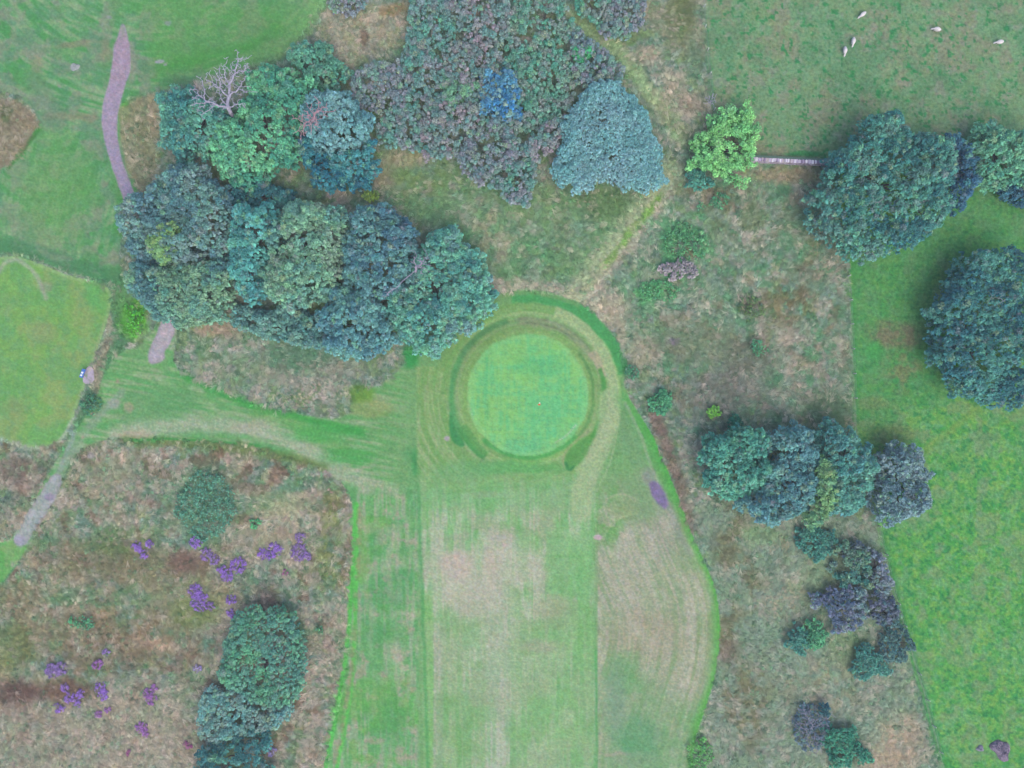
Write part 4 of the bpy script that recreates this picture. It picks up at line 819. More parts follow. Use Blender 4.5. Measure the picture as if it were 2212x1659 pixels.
TH2 = [(1238, -40), (1400, -40), (1398, 40), (1370, 60), (1345, 82), (1300, 70), (1285, 40), (1250, 30)]
for i, (s, lab) in enumerate([((1280, 0), 'rhododendron bush across the grass path from the thicket, by the top edge'), ((1350, 30), 'purple tinged rhododendron bush facing the dry verge at the top')]):
    tree('rhododendron_bush', lab, 'bush', thick(i, TH2, np.array([(1280., 0), (1350., 30)])), 3.4, PALS[(i + 2) % 4], 80 + i, G5, h0=.5, trunk_r=.12, **RH)
tree('rhododendron_bush', 'dark plum bush cut by the top edge, beside the mown grass', 'bush', [(700, -30), (795, -30), (785, 15), (745, 26), (705, 20)], 3, PALS[3], 83, G5, trunk_r=.12, **RH)

# small shrubs
def blobpoly(cx, cy, rx, ry=None, seed=0, n=12, rough=.14):
    ry = ry or rx; R = random.Random(seed); return [(cx + rx * R.uniform(1 - rough, 1 + rough) * math.cos(a), cy + ry * R.uniform(1 - rough, 1 + rough) * math.sin(a)) for a in [2 * math.pi * i / n for i in range(n)]]
LIME = [(120, 186, 78), (150, 206, 84)]; GRN = [(76, 142, 104), (96, 166, 116)]; TEA = [(66, 124, 114), (84, 146, 128)]; OLV = [(92, 116, 72), (112, 136, 84)]; PUR = [(104, 112, 128), (124, 126, 138), (110, 132, 130)]
SHR = [
 ('shrub', 'small acid yellow green shrub alone above the fence clump', (1543, 891), 17, 15, 1.6, LIME),
 ('shrub', 'round fresh green shrub beside the mown edge near the putting green', (1428, 869), 25, 20, 1.8, GRN),
 ('shrub', 'little green and straw shrub in the middle of the meadow', (1641, 753), 17, 15, 1.5, GRN),
 ('shrub', 'olive mound among the brown grass of the meadow', (1626, 664), 22, 28, 1.2, OLV),
 ('flowering_shrub', 'grey pink cracked shrub among bright green weeds', (1466, 582), 39, 27, 1.8, [(146, 134, 142), (162, 148, 152)]),
 ('shrub', 'leafy green shrub directly above the grey pink shrub', (1480, 525), 50, 42, 1.0, [(88, 150, 104), (104, 166, 112)]),
 ('shrub', 'leafy green shrub below and beside the grey pink shrub', (1425, 630), 44, 26, 1.0, [(88, 158, 104), (104, 172, 112)]),
 ('shrub', 'small teal shrub hugging the bend of the bright mown edge', (1364, 803), 17, 17, 1.2, [(60, 124, 100), (86, 150, 112)]),
 ('shrub', 'dark green shrub just below the lime green tree', (1512, 388), 19, 24, 2, TEA),
 ('shrub', 'bright green weedy shrub in the brown patch under the lime tree', (1553, 434), 20, 16, 1.2, GRN),
 ('shrub', 'little dark green tuft left of the brown patch', (1515, 447), 9, 7, .8, GRN),
 ('shrub', 'emerald shrub inside the rhododendron thicket', (1262, 126), 17, 17, 4.2, [(66, 156, 108), (84, 176, 120)]),
 ('shrub', 'pale sage oval shrub inside the rhododendron thicket', (982, 195), 30, 34, 4.6, [(104, 152, 124), (124, 166, 132)]),
 ('shrub', 'soft green bramble mound on the heath, largest of the leafy ones', (447, 1095), 66, 78, 1.1, [(88, 146, 122), (106, 158, 130)]),
 ('shrub', 'vivid green bush between the tee and the gravel track', (290, 686), 25, 28, 1.4, [(84, 168, 60), (102, 190, 66)]),
 ('shrub', 'pair of green weed clumps on the brown heath, upper left', (175, 1345), 30, 14, .8, GRN),
 ('shrub', 'tiny bright green plant near the purple heather by the pale grass', (549, 1131), 12, 10, .7, [(84, 170, 110), (96, 180, 120)]),
 ('shrub', 'teal bushy shrub between the fence clump and the purple grey thicket', (1764, 1175), 30, 30, 2.4, TEA),
 ('shrub', 'dark weedy shrub next to the tee, below the concrete slab', (196, 874), 20, 22, 1.0, [(58, 116, 92), (84, 142, 104)]),
 ('shrub', 'green teal shrub pair in the middle of the lower rough', (1760, 1372), 30, 26, 2, GRN),
 ('shrub', 'dark grey teal shrub joined to the green teal pair', (1722, 1385), 26, 34, 2.2, TEA),
 ('shrub', 'bushy teal shrub leaning on the wire fence side, lower rough', (1876, 1434), 36, 34, 2.4, TEA),
 ('shrub', 'grey teal shrub pressed against the field fence', (1936, 1392), 32, 44, 2.4, [(66, 96, 104), (92, 130, 122)]),
 ('shrub', 'large green shrub near the bottom edge, beside the twiggy grey bush', (1828, 1615), 44, 46, 2.6, [(52, 124, 104), (74, 150, 116)]),
 ('shrub', 'small blue black shrub on top of the twiggy grey bush', (1782, 1535), 16, 18, 2.2, [(42, 88, 104), (60, 112, 116)]),
 ('shrub', 'bright mossy green shrub in the corner between mown edge and rough', (1510, 1630), 30, 46, .8, [(96, 170, 88), (116, 186, 98)]),
 ('shrub', 'small yellow leaved shrub at the edge of the wood', (802, 424), 15, 9, 2, [(150, 168, 72), (128, 156, 80)]),
 ('shrub', 'dark green shrub bank above the fence clump', (1590, 912), 18, 18, 1.6, [(52, 120, 96), (76, 144, 108)]),
 ('shrub', 'small green shrub beside the evergreens on the pale grass', (694, 1361), 9, 8, .8, GRN),
]
for i, (nm, lab, c_, rx, ry, h, pal) in enumerate(SHR):
    tree(nm, lab, 'shrub', blobpoly(c_[0], c_[1], rx, ry, 200 + i), h, pal, 200 + i, None, h0=.3, trunk_r=.07, clump=.34, leaf=.12, dens=26, bump=.35, gain=1.6, patch=1.5, gap=1.15, rag=2.2 if max(rx, ry) < 24 else 4.0, acc=.2, holes=.16, jit=.5, fill=h > 1.5)
PG = 'purple grey shrubs by the fence'
tree('hawthorn_shrub', 'teal and olive shrub heading the purple grey thicket by the fence', 'shrub', [(1805, 1182), (1840, 1178), (1870, 1190), (1885, 1230), (1880, 1270), (1830, 1265), (1795, 1235)], 3.2, [(62, 116, 108), (100, 130, 104), (92, 104, 118)], 240, PG, clump=.42, leaf=.12, dens=34, gap=1.2, rag=2.6, bump=.5, holes=.25)
tree('hawthorn_shrub', 'purplish brown shrub touching the fence wires, top of the thicket', 'shrub', [(1868, 1182), (1900, 1195), (1920, 1240), (1928, 1275), (1885, 1280), (1884, 1225)], 3.0, PUR, 241, PG, clump=.42, leaf=.12, dens=34, gap=1.2, rag=2.6, bump=.5, holes=.25)
tree('hawthorn_shrub', 'broad purple grey shrub in the heart of the thicket by the fence', 'shrub', [(1755, 1290), (1800, 1265), (1870, 1268), (1875, 1310), (1868, 1350), (1830, 1371), (1790, 1352), (1765, 1320)], 3.4, [(84, 98, 120), (116, 116, 138), (100, 128, 128)], 242, PG, clump=.42, leaf=.12, dens=34, gap=1.2, rag=2.6, bump=.5, holes=.25)
tree('hawthorn_shrub', 'dark mauve shrub along the fence below the thicket heart', 'shrub', [(1874, 1278), (1920, 1275), (1945, 1310), (1958, 1345), (1900, 1350), (1878, 1330)], 3.0, [(76, 88, 104), (108, 108, 126)], 243, PG, clump=.42, leaf=.12, dens=34, gap=1.2, rag=2.6, bump=.5, holes=.25)
print('leaf quads', NQ[0])

# ------------------------------------------------------------------ heather
HZ = [
 ([(885, 235, 36), (965, 215, 26), (930, 280, 30)], 'three lobed mauve heather patch highest up among the brown grass', 0),
 ([(1262, 205, 40)], 'round violet heather tucked under the bramble mound', 0),
 ([(1330, 280, 40), (1380, 322, 34)], 'dusty violet heather between the bramble mound and the brightest heather', 1),
 ([(1535, 355, 52), (1465, 420, 42), (1428, 378, 30)], 'wide bright violet heather, brightest of the upper heath', 0),
 ([(1775, 255, 46), (1740, 290, 30), (1690, 280, 34)], 'violet heather with a magenta tail beside the pale grass', 0),
 ([(1935, 175, 32), (1925, 265, 56), (1975, 300, 26)], 'heather patch nearest to the mown strip, with a gap across it', 1),
 ([(1255, 515, 42), (1290, 590, 62)], 'tallest oblong purple heather, left of two small round ones', 0),
 ([(1490, 575, 32)], 'small round heather halfway between the oblong one and the evergreens', 0),
 ([(1488, 660, 30)], 'small round heather touching the big rounded evergreen', 0),
 ([(1363, 620, 22)], 'faint lilac heather sprig just beside the oblong purple heather', 1),
 ([(345, 1030, 48), (395, 1015, 44)], 'broad mauve heather farthest to the left in the lower group', 1),
 ([(630, 985, 34)], 'pinkish heather at the top edge of the lower brown patch', 2),
 ([(688, 910, 24)], 'thin pale mauve heather, highest of the lower group', 1),
 ([(425, 1140, 26), (452, 1205, 34)], 'upright violet heather in the middle of the lower brown patch', 0),
 ([(522, 1180, 30), (502, 1242, 24)], 'violet heather column next to the upright violet one', 0),
 ([(370, 1270, 26), (410, 1270, 16)], 'low blue violet heather at the bottom of the brown patch', 0),
 ([(650, 1140, 38), (665, 1185, 34)], 'speckled violet heather right of the twin columns', 0),
 ([(635, 1310, 24)], 'small magenta heather, lower one of a scattered pair', 2),
 ([(697, 1278, 20)], 'small reddish heather, right one of a scattered pair', 2),
 ([(958, 1180, 36), (975, 1215, 34), (1000, 1140, 20)], 'glowing magenta violet heather standing by itself in dry grass', 2),
 ([(910, 1395, 36), (932, 1430, 26)], 'dark plum heather low down in the pale dry grass', 2),
 ([(1213, 1505, 28)], 'crimson purple heather beside the ragged dark evergreen', 3),
 ([(835, 1560, 18)], 'tiny maroon heather, lowest on the heath', 3),
 ([(1270, 1015, 26)], 'pale periwinkle heather beside the big evergreen', 4),
 ([(1835, 400, 18)], 'tiny magenta heather alone on the pale grass', 3),
 ([(1750, 1555, 30)], 'faint greyish lilac heather right of the ragged evergreen', 4)]
HP = [[(128, 92, 184), (158, 122, 208)], [(124, 98, 168), (150, 124, 184)], [(140, 92, 168), (164, 112, 180)], [(146, 74, 126), (160, 96, 144)], [(144, 132, 190), (160, 150, 200)]]
for i, (lobes, lab, pi) in enumerate(HZ):
    R = np.random.default_rng(300 + i); cs = []; rs_ = []
    for (x_, y_, r) in lobes:
        vx, vy = o7[0] + x_ * .336, o7[1] + y_ * .336; r = r * .336 * S * 1.12
        n = max(7, int(r * r * 24)); a = R.uniform(0, 6.28, n); q = r * np.sqrt(R.random(n)) * .92
        for k in range(n):
            cs.append([(vx - CX) * S + q[k] * math.cos(a[k]), (CY - vy) * S + q[k] * math.sin(a[k]), .14 + .28 * (1 - (q[k] / r) ** 2)]); rs_.append(R.uniform(.17, .34))
    cs = np.array(cs); c0 = np.array([cs[:, 0].mean(), cs[:, 1].mean(), gz(cs[:, 0].mean() / S + CX, CY - cs[:, 1].mean() / S)])
    e = empty('heather', lab, 'heather', c0, 'heather on the heath')
    pal = np.array([alb(c, 1.9) for c in HP[pi]]); w = R.random((len(cs), 1)); cols = pal[0] * (1 - w) + pal[1] * w
    V, F, C = leaves(cs - [c0[0], c0[1], 0], np.array(rs_), 70, .055, cols, R)
    fo = new_mesh('flowers', V, F, M_LEAF, e, col=np.clip(C, 0, .8)); fo['kind'] = 'stuff'
    V, F, C = leaves((cs - [c0[0], c0[1], .10]) * [1.03, 1.03, .8], np.array(rs_) * 1.15, 14, .08, np.tile(alb((112, 92, 116), 1.5), (len(cs), 1)), R)
    fo = new_mesh('foliage', V, F, M_LEAF, e, col=C); fo['kind'] = 'stuff'

# ------------------------------------------------------------------ bare trees grown toward points in their crown
def bare(name, label, cat, base, targets, h, mat, seed, r0=.28, twig=.045, step=.40, group=None, kill=.8, inf=7.0, trunk=None):
    """targets: list of (vx, vy, z, spread) as plan points of the ground right below each limb end"""
    R = np.random.default_rng(seed); A = []
    for (tx, ty, tz, sp, n) in targets:
        n = int(n * (2.4 if tz > 8 else 1.8)); c = P3(tx, ty, tz)
        if tz > 8: q = .8; c = np.array([c[0] * (H - tz * q) / (H - tz), c[1] * (H - tz * q) / (H - tz), tz * q])
        A.append(c + R.normal(0, 1, (n, 3)) * np.array([sp, sp, sp * .6]))
    A = np.vstack(A); b = P3(*base); b[2] = gz(*base) - .2
    h = h * .8 if h > 8 else h; nodes = [b]; par = [-1]
    top = np.array([A[:, 0].mean() * .35 + b[0] * .65, A[:, 1].mean() * .35 + b[1] * .65, h * (trunk or .35)])
    n0 = int(np.linalg.norm(top - b) / step)
    for i in range(1, n0 + 1): nodes.append(b + (top - b) * i / n0 + R.normal(0, .04, 3)); par.append(len(nodes) - 2)
    live = np.ones(len(A), bool)
    for it in range(90):
        NN = np.array(nodes); D = np.linalg.norm(A[live][:, None] - NN[None], axis=2)
        if D.size == 0: break
        near = D.argmin(1); grow = {}
        Al = A[live]
        for k, j in enumerate(near): grow.setdefault(j, []).append(Al[k] - NN[j])
        added = 0
        for j, ds in grow.items():
            d = sum(x_ / np.linalg.norm(x_) for x_ in ds) / len(ds) + R.normal(0, .22, 3); d /= np.linalg.norm(d); p = NN[j] + d * step
            if np.min(np.linalg.norm(NN - p, axis=1)) > step * .35: nodes.append(p); par.append(j); added += 1
        NN = np.array(nodes); D = np.linalg.norm(A[:, None] - NN[None], axis=2).min(1); live &= D > kill * step
        if not live.any() or added == 0: break
    n = len(nodes); kids = [[] for _ in range(n)]
    for i in range(1, n): kids[par[i]].append(i)
    rad = np.zeros(n)
    for i in range(n - 1, -1, -1):
        rad[i] = twig if not kids[i] else (sum(rad[k] ** 2.1 for k in kids[i])) ** (1 / 2.1)
    rad = rad * min(1, r0 / rad[0]) ; rad = np.maximum(rad, twig)
    e = empty(name, label, cat, tuple(b), group); V, F = [], []; TV, TF = [], []
    for i in range(n):
        for k in kids[i]:
            big = rad[k] > twig * 2.4
            tube(TV if big else V, TF if big else F, [nodes[i] - b, nodes[k] - b], [max(rad[k], min(rad[i], rad[k] * 1.3)), rad[k]], 6 if big else 4)
    if TV: new_mesh('trunk', TV, TF, mat, e, smooth=True)
    if V: tw = new_mesh('twigs', V, F, mat, e); tw['kind'] = 'stuff'
    return e
def app(vx, vy, z): f = (H - z) / H; return (CX + (vx - CX) * f, CY + (vy - CY) * f)
tg = []
for (ax, ay, z, sp, n) in [(432, 190, 12, 1.0, 14), (425, 218, 11.5, .9, 12), (440, 235, 11, .8, 10), (455, 175, 13, .9, 12), (478, 165, 14, 1.1, 20), (476, 195, 13.5, .9, 14), (490, 150, 14.5, .9, 16), (512, 130, 15, .9, 18), (525, 145, 14.5, .8, 14), (505, 175, 14, 1.1, 18), (530, 195, 13.5, .7, 10), (520, 225, 12.5, .6, 8), (500, 200, 13, .9, 12), (458, 215, 12.5, .9, 12), (490, 230, 12, .6, 6)]:
    q = app(ax, ay, z); tg.append((q[0], q[1], z, sp, n))
bare('dead_tree', 'dead tree with bare pale lilac branches at the upper edge of the wood', 'tree', app(500, 262, 4), tg, 13, M_DEAD, 400, r0=.36, twig=.038, trunk=.6)
tg = [(*app(x_, y_, z_), z_, sp, n) for (x_, y_, z_, sp, n) in [(685, 235, 14.5, .9, 18), (672, 250, 14, .8, 14), (700, 240, 14.6, .7, 12), (676, 265, 13.6, .8, 12), (650, 262, 12, .8, 8), (655, 285, 11, .7, 8)]]
bare('bare_tree', 'small leafless pinkish tree poking through the pale grey willow', 'tree', app(700, 275, 0), tg, 14, mat_plain('pink_twigs', (196, 158, 178)), 401, r0=.2, twig=.05, trunk=.6)
tg = [(*app(x_, y_, z_), z_, sp, n) for (x_, y_, z_, sp, n) in [(900, 565, 14.4, .8, 12), (915, 560, 14.4, .6, 10), (912, 580, 14, .6, 8), (835, 640, 13, .6, 6)]]
bare('bare_tree', 'grey leafless branches showing between the slate blue tree and the clear green tree', 'tree', app(905, 600, 0), tg, 14, M_TWIG, 402, r0=.2, twig=.045, trunk=.6)
tg = [(*app(x_, y_, z_), z_, sp, n) for (x_, y_, z_, sp, n) in [(1728, 218, 1, .1, 1), (1532, 216, 2.0, .5, 16), (1540, 212, 2.2, .5, 14), (1536, 222, 1.8, .5, 10)]][1:]
bare('bare_shrub', 'pale lilac leafless shrub on the pasture fence line above the lime tree', 'shrub', app(1536, 220, 0), tg, 2, M_DEAD, 403, r0=.08, twig=.035, step=.25, trunk=.3)
tg = [(*app(x_, y_, z_), z_, sp, n) for (x_, y_, z_, sp, n) in [(1745, 1555, 2.6, .9, 40), (1775, 1560, 2.6, .8, 36), (1750, 1590, 2.4, .8, 36), (1730, 1570, 2.2, .7, 24), (1765, 1610, 2.0, .8, 24), (1738, 1535, 2.2, .6, 20)]]
bare('twiggy_shrub', 'grey mauve shrub of radiating bare twigs in the lower rough', 'shrub', app(1760, 1578, 0), tg, 2.6, M_TWIG, 404, r0=.10, twig=.035, step=.28, trunk=.2)
tree('shrub', 'thin greyish leaves of a low bush under the radiating bare twigs', 'shrub', blobpoly(1752, 1572, 40, 50, 77), 1.6, [(74, 92, 108), (98, 116, 124)], 405, None, h0=.3, trunk_r=.05, clump=.4, leaf=.11, dens=30, gap=1.4, rag=2)
for (nm, lab, cx_, cy_, z_, sd_) in [('bare_branch', 'thin grey bare branches amid the largest dark teal tree', 2135 / 1.1302 + 0, 460 / 1.1302 + 30, 13.5, 410), ('bare_branch', 'thin grey bare branches amid the tree in the bright pasture', 2150, 645, 13.6, 411)]:
    tg = [(*app(cx_ + dx, cy_ + dy, z_), z_, .5, 6) for dx, dy in ((-14, 6), (10, 14), (16, -8), (-4, -12))]
    bare(nm, lab, 'branch', app(cx_, cy_, 0), tg, z_, M_TWIG2, sd_, r0=.10, twig=.024, trunk=.75)

# ------------------------------------------------------------------ stone wall
def stone(w, d, h, R):
    V = np.array([(sx * w / 2, sy * d / 2, sz * h / 2) for sz in (-1, 1) for sy in (-1, 1) for sx in (-1, 1)]); V = V * R.uniform(.78, 1.0, (8, 3))
    return V, [(0, 2, 3, 1), (4, 5, 7, 6), (0, 1, 5, 4), (2, 6, 7, 3), (1, 3, 7, 5), (0, 4, 6, 2)]
STC = [(176, 162, 196), (200, 192, 218), (222, 216, 236), (160, 142, 178), (190, 176, 188)]
def wall(label, a, b, seed, cope=True):
    R = np.random.default_rng(seed); A, B = P3(*a), P3(*b); L = np.linalg.norm(B - A); ang = math.atan2(B[1] - A[1], B[0] - A[0]); z0 = gz(*a)
    e = empty('stone_wall', label, 'wall', (A[0], A[1], z0 - .05), None, ang)
    V, F, C = [], [], []
    for side in (-1, 1):
        for k in range(5):
            x_ = R.uniform(0, .3)
            while x_ < L:
                w = R.uniform(.22, .5); v, f = stone(w, .26, .235, R); q = len(V)
                V += [tuple(p + np.array([x_ + w / 2, side * (.27 - k * .02), .12 + k * .235])) for p in v]; F += [tuple(i + q for i in t) for t in f]
                C += [alb(STC[R.integers(len(STC))]) * R.uniform(.75, 1.15)] * 8; x_ += w + .01
    s = new_mesh('wall_stones', V, F, M_STONE, e, col=np.array(C)); s['kind'] = 'stuff'
    core = new_mesh('wall_core', [(x_, y_, z_) for x_ in (0, L) for y_ in (-.22, .22) for z_ in (0, 1.18)], [(0, 1, 3, 2), (4, 6, 7, 5), (0, 4, 5, 1), (2, 3, 7, 6), (1, 5, 7, 3)], mat_plain('wall_core', (92, 88, 100)), e)
    if cope:
        protos = []
        for k in range(8):
            v, f = stone(.19, .66 + .08 * (k % 3), .30 + .04 * (k % 4), R); me_c = alb(STC[k % 5]) * R.uniform(1.1, 1.5)
            o = new_mesh('coping_stone', v, f, M_STONE, e, col=np.tile(me_c, (8, 1))); protos.append(o)
        x_ = .1; i = 0
        while x_ < L - .1 and i < 290:
            o = protos[i] if i < 8 else protos[R.integers(8)].copy()
            if i >= 8: COL.objects.link(o); o.parent = e
            o.location = (x_, -.06 + R.normal(0, .03), 1.33 + R.normal(0, .02)); o.rotation_euler = (R.normal(0, .05), R.normal(0, .12), R.normal(0, .08)); x_ += R.uniform(.17, .25); i += 1
    mz = [(0, .30, .95), (L, .30, .95), (L, .85, .92), (0, .85, .92), (0, .30, 0), (L, .30, 0), (L, .85, 0), (0, .85, 0)]
    new_mesh('mossy_capping', mz, [(0, 1, 2, 3), (4, 7, 6, 5), (0, 4, 5, 1), (2, 6, 7, 3), (1, 5, 6, 2), (0, 3, 7, 4)], mat_plain('moss', (112, 142, 130), amp=.25, bump=.05), e)
    return e
wall('lilac grey dry stone wall between the lime green tree and the largest dark tree', (1590, 346), (1905, 361), 500)
wall('short stretch of dry stone wall hidden under the lime green tree', (1498, 345), (1586, 346), 501)
wall('dry stone wall stub running up under the lime green tree, at right angles to the others', (1546, 338), (1544, 286), 502)

# ------------------------------------------------------------------ fences
def fence(label, pts, spacing, seed, mesh_net=True):
    R = np.random.default_rng(seed); e = empty('wire_fence', label, 'fence', (0, 0, 0)); P = [P3(*p) for p in pts]; c0 = P[0].copy(); e.location = (c0[0], c0[1], gz(*pts[0]))
    V0, F0 = [], []; tube(V0, F0, [(0, 0, -.3), (0, 0, .7), (0, 0, 1.35)], [.10, .10, .09], 6); base = new_mesh('post', V0, F0, M_WOOD, e, smooth=True); first = True; tops = []
    for a, b in zip(P[:-1], P[1:]):
        L = np.linalg.norm(b - a); n = max(1, int(L / spacing))
        for i in range(n):
            q = a + (b - a) * i / n; z = gz(q[0] / S + CX, CY - q[1] / S)
            o = base if first else base.copy()
            if not first: COL.objects.link(o); o.parent = e
            first = False; o.location = (q[0] - c0[0], q[1] - c0[1], z - e.location[2]); o.rotation_euler = (R.normal(0, .06), R.normal(0, .06), R.uniform(0, 3)); tops.append(np.array(o.location))
    for hgt, rr in ((.35, .012), (.7, .012), (1.08, .02)):
        V, F = [], []
        for a, b in zip(tops[:-1], tops[1:]): tube(V, F, [a + (0, 0, hgt), (a + b) / 2 + (0, 0, hgt - .03), b + (0, 0, hgt)], [rr] * 3, 3)
        new_mesh('wire', V, F, M_WIRE, e)
    return e
M_WIRE = mat_plain('galvanised_wire', (150, 170, 170), rough=.4)
fence('wire fence with thin pale posts between the dry meadow and the bright pasture', [(1828, 545), (1838, 700), (1846, 860), (1850, 940)], 4.0, 510)
fence('wire fence beside the purple grey shrubs, running down to the bottom edge', [(1897, 1135), (1925, 1255), (1965, 1395), (2000, 1510), (2045, 1680)], 4.0, 511)
fence('wire fence along the upper pasture, from the top edge to the pale leafless shrub', [(1516, -30), (1523, 60), (1533, 160), (1541, 240), (1545, 285)], 4.0, 512)

# ------------------------------------------------------------------ sheep
def sheep(label, vx, vy, heading, down, seed):
    R = random.Random(seed); e_z = gz(vx, vy)
    hz, hx = (.42, .80) if down else (.86, .70)
    J = [('rump', (-.46, 0, .66), .23, None), ('mid', (-.05, 0, .67), .30, 0), ('chest', (.36, 0, .66), .24, 1), ('neck', (.54, 0, .62 if down else .80), .13, 2), ('head', (hx, 0, hz), .105, 3), ('muzzle', (hx + .16, 0, hz - .14), .055, 4),
         ('tail', (-.66, 0, .58), .05, 0), ('ear', (hx - .02, .15, hz + .06), .03, 4), ('ear', (hx - .02, -.15, hz + .06), .03, 4)]
    for sx, par in ((.34, 2), (-.42, 0)):
        for sy in (-1, 1):
            k = len(J); J += [('hip', (sx, sy * .13, .46), .085, par), ('knee', (sx + (.02 if sx > 0 else -.05), sy * .14, .25), .042, k), ('hoof', (sx, sy * .14, .02), .036, k + 1)]
    me = bpy.data.meshes.new('sheep'); me.from_pydata([j[1] for j in J], [(i, j[3]) for i, j in enumerate(J) if j[3] is not None], []); me.materials.append(M_WOOL)
    o = bpy.data.objects.new('sheep', me); COL.objects.link(o); sk = o.modifiers.new('skin', 'SKIN'); sv_ = me.skin_vertices[0].data
    for i, j in enumerate(J): sv_[i].radius = (j[2] * (1.0 if i > 2 else 1.18), j[2] * (1.0 if i > 2 else 1.3))
    sv_[0].use_root = True; ss = o.modifiers.new('sub', 'SUBSURF'); ss.levels = 2; ss.render_levels = 2
    o.location = P3(vx, vy, e_z); o.rotation_euler = (0, 0, heading); o.scale = (1.2, 1.25, 1.15); tag(o, label, 'sheep', 'sheep grazing in the pasture'); return o
sheep('white sheep highest in the pasture, facing down and left', 1860, 35, math.radians(218), True, 1)
sheep('white sheep second from the left, right of the lowest one', 1840, 92, math.radians(262), True, 2)
sheep('white sheep lowest of the five, closest to the lime green tree', 1822, 112, math.radians(267), True, 3)
sheep('white sheep seen from its side between the grazing pair and the picture edge', 2021, 66, math.radians(172), True, 4)
sheep('white sheep farthest to the right in the pasture', 2155, 94, math.radians(188), True, 5)

# ------------------------------------------------------------------ flagstick
gx0, gy0 = 1165.5, 870.5
p = P3(gx0, gy0, gz(gx0, gy0)); e = empty('flagstick', 'thin flagstick with a small orange red flag in the hole of the putting green', 'flag', tuple(p))
V, F = [], []; tube(V, F, [(0, 0, -.1), (0, 0, 1.1), (0, 0, 2.9)], [.03, .026, .022], 8); new_mesh('pole', V, F, mat_plain('pole_paint', (236, 228, 190), rough=.4, amp=.05), e, smooth=True)
V, F = [], []; nn = 7
for i in range(nn):
    t = i / (nn - 1); w = .06 * math.sin(t * 6); V += [(.02 + .45 * t, w, -.10 * t), (.02 + .45 * t, w + .05 * t, -.36 + .02 * t)]
V2 = [(v[0], v[1] + .012, v[2]) for v in V]; m0 = len(V)
F = [(2 * i, 2 * i + 2, 2 * i + 3, 2 * i + 1) for i in range(nn - 1)] + [(m0 + 2 * i, m0 + 2 * i + 1, m0 + 2 * i + 3, m0 + 2 * i + 2) for i in range(nn - 1)]
o = new_mesh('pennant', V + V2, F, mat_plain('flag_cloth', (235, 96, 60), amp=.05), e); o.rotation_euler = (math.radians(38), 0, math.radians(200)); o.scale = (1.1, 1.1, 1.1); o.location = (0, 0, 2.86)
V, F = [], []; tube(V, F, [(0, 0, -.02), (0, 0, .012)], [.16, .15], 16); new_mesh('hole_cup', V, F, mat_plain('cup_white', (238, 226, 214), amp=.04), e)

# ------------------------------------------------------------------ slab and tee board
P = np.array([P3(*q)[:2] for q in smooth_poly(SLAB, 1)]); c0 = P.mean(0); z0 = gz(c0[0] / S + CX, CY - c0[1] / S); n = len(P)
V = [(*(q - c0), .10) for q in P] + [(*(c0 + (q - c0) * 1.02 - c0), -.15) for q in P]
o = new_mesh('concrete_slab', V, [tuple(range(n))] + [(i, n + i, n + (i + 1) % n, (i + 1) % n) for i in range(n)], mat_plain('concrete', (188, 174, 200), amp=.12, scale=3, bump=.02), None)
if o.data.polygons[0].normal.z < 0: o.data.flip_normals()
o.location = (c0[0], c0[1], z0); tag(o, 'pale lilac concrete slab at the edge of the tee, under the blue board', 'slab')
p = P3(183.5, 806.5, z0 + .1); e = empty('tee_sign', 'blue low tee board with two white panels at the edge of the lilac slab', 'sign', tuple(p), None, math.radians(68))
def box(nm, sx, sy, sz, loc, mat, rot=(0, 0, 0), par=None):
    V = [(x_ * sx / 2, y_ * sy / 2, z_ * sz / 2) for z_ in (-1, 1) for y_ in (-1, 1) for x_ in (-1, 1)]
    o = new_mesh(nm, V, [(0, 2, 3, 1), (4, 5, 7, 6), (0, 1, 5, 4), (2, 6, 7, 3), (1, 3, 7, 5), (0, 4, 6, 2)], mat, par); o.location = loc; o.rotation_euler = rot
    b = o.modifiers.new('bevel', 'BEVEL'); b.width = min(sx, sy, sz) * .2; b.segments = 2; return o
MB_ = mat_plain('blue_paint', (40, 104, 200), rough=.45, amp=.08); MW = mat_plain('white_panel', (225, 232, 250), rough=.5, amp=.04); tl = math.radians(28)
bd = box('board', 1.75, .62, .06, (0, 0, .75), MB_, (tl, 0, 0), e)
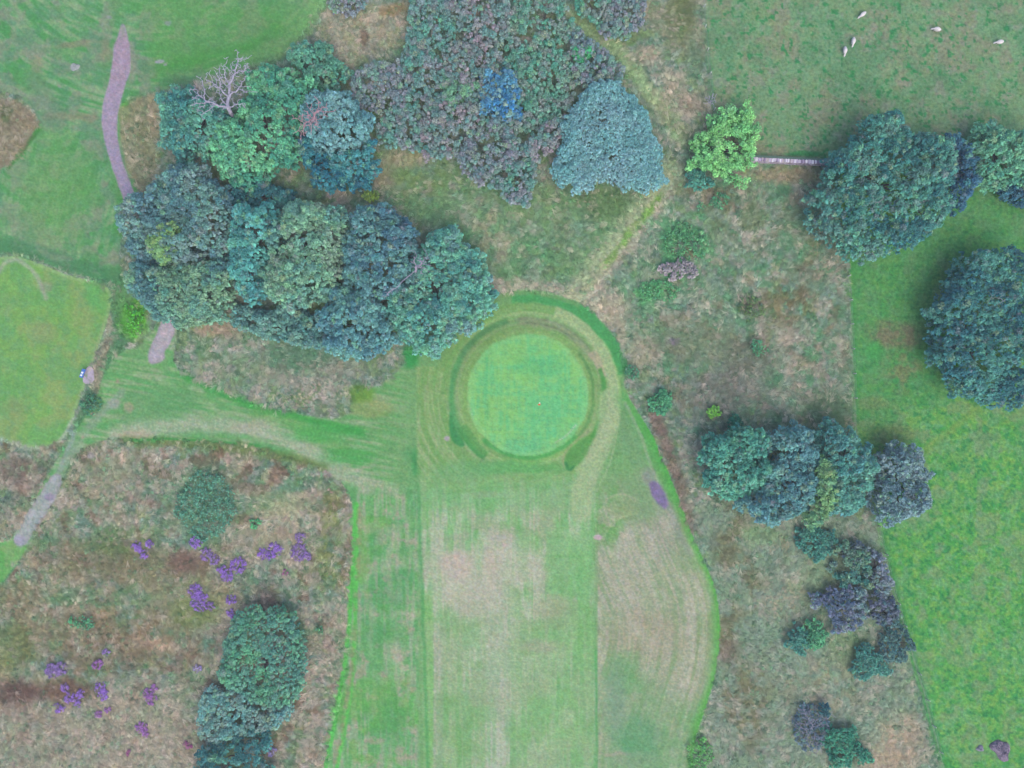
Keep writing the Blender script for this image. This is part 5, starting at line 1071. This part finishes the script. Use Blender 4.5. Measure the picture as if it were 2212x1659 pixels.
for x_ in (-.42, .12): box('panel', .36, .34, .03, (x_, .06, .048), MW, (0, 0, 0), bd)
for x_ in (-.7, .7): box('leg', .09, .09, .75, (x_, 0, .36), MB_, (0, 0, 0), e)

# ------------------------------------------------------------------ boulders
def boulder(name, label, vx, vy, sx, sy, sz, rz, seed, mat, ridges=1.0, tip=0.0):
    R = np.random.default_rng(seed); n1, n2 = 40, 20; V = []; F = []
    for i in range(n2 + 1):
        ph = math.pi / 2 * i / n2
        for j in range(n1):
            th = 2 * math.pi * j / n1; d = np.array([math.cos(th) * math.sin(ph), math.sin(th) * math.sin(ph), math.cos(ph)])
            k = 1 + .16 * math.sin(3 * th + seed) + .1 * math.sin(5 * th); w = 1 + tip * d[0]
            z = d[2] * sz * (1 + .3 * d[0]); x_, y_ = d[0] * sx * k, d[1] * sy * k * w
            rid = ridges * (.10 * abs(math.sin(7 * (x_ * .6 + y_ * 1.1) + 2 * math.sin(3 * x_))) + .07 * R.normal()) * (1 if d[2] > .05 else 0)
            V.append((x_, y_, max(z + rid, -.1) - .05))
    for i in range(n2):
        for j in range(n1): F.append((i * n1 + j, (i + 1) * n1 + j, (i + 1) * n1 + (j + 1) % n1, i * n1 + (j + 1) % n1))
    o = new_mesh(name, V, F, mat, None); o.location = P3(vx, vy, gz(vx, vy)); o.rotation_euler[2] = rz; tag(o, label, 'rock'); return o
MR = mat_plain('rock', (150, 134, 160), amp=.35, scale=2.2, bump=.12)
boulder('rock_outcrop', 'large ridged mauve grey rock wedge lying in the pasture near the bottom corner', 2161, 1620, 2.2, 1.5, 1.0, math.radians(-62), 3, MR, 1.0, -.35)
boulder('boulder', 'small pale lilac boulder next to the large rock wedge', 2116, 1616, .7, .6, .4, .4, 5, mat_plain('pale_rock', (162, 158, 182), amp=.2), .4)
boulder('boulder', 'pale grey boulder set in the mown grass near the top of the gravel path', 162, 145, .9, .7, .22, .2, 8, mat_plain('pale_rock_two', (168, 174, 182), amp=.2), .3)
print('objects', len(bpy.data.objects))
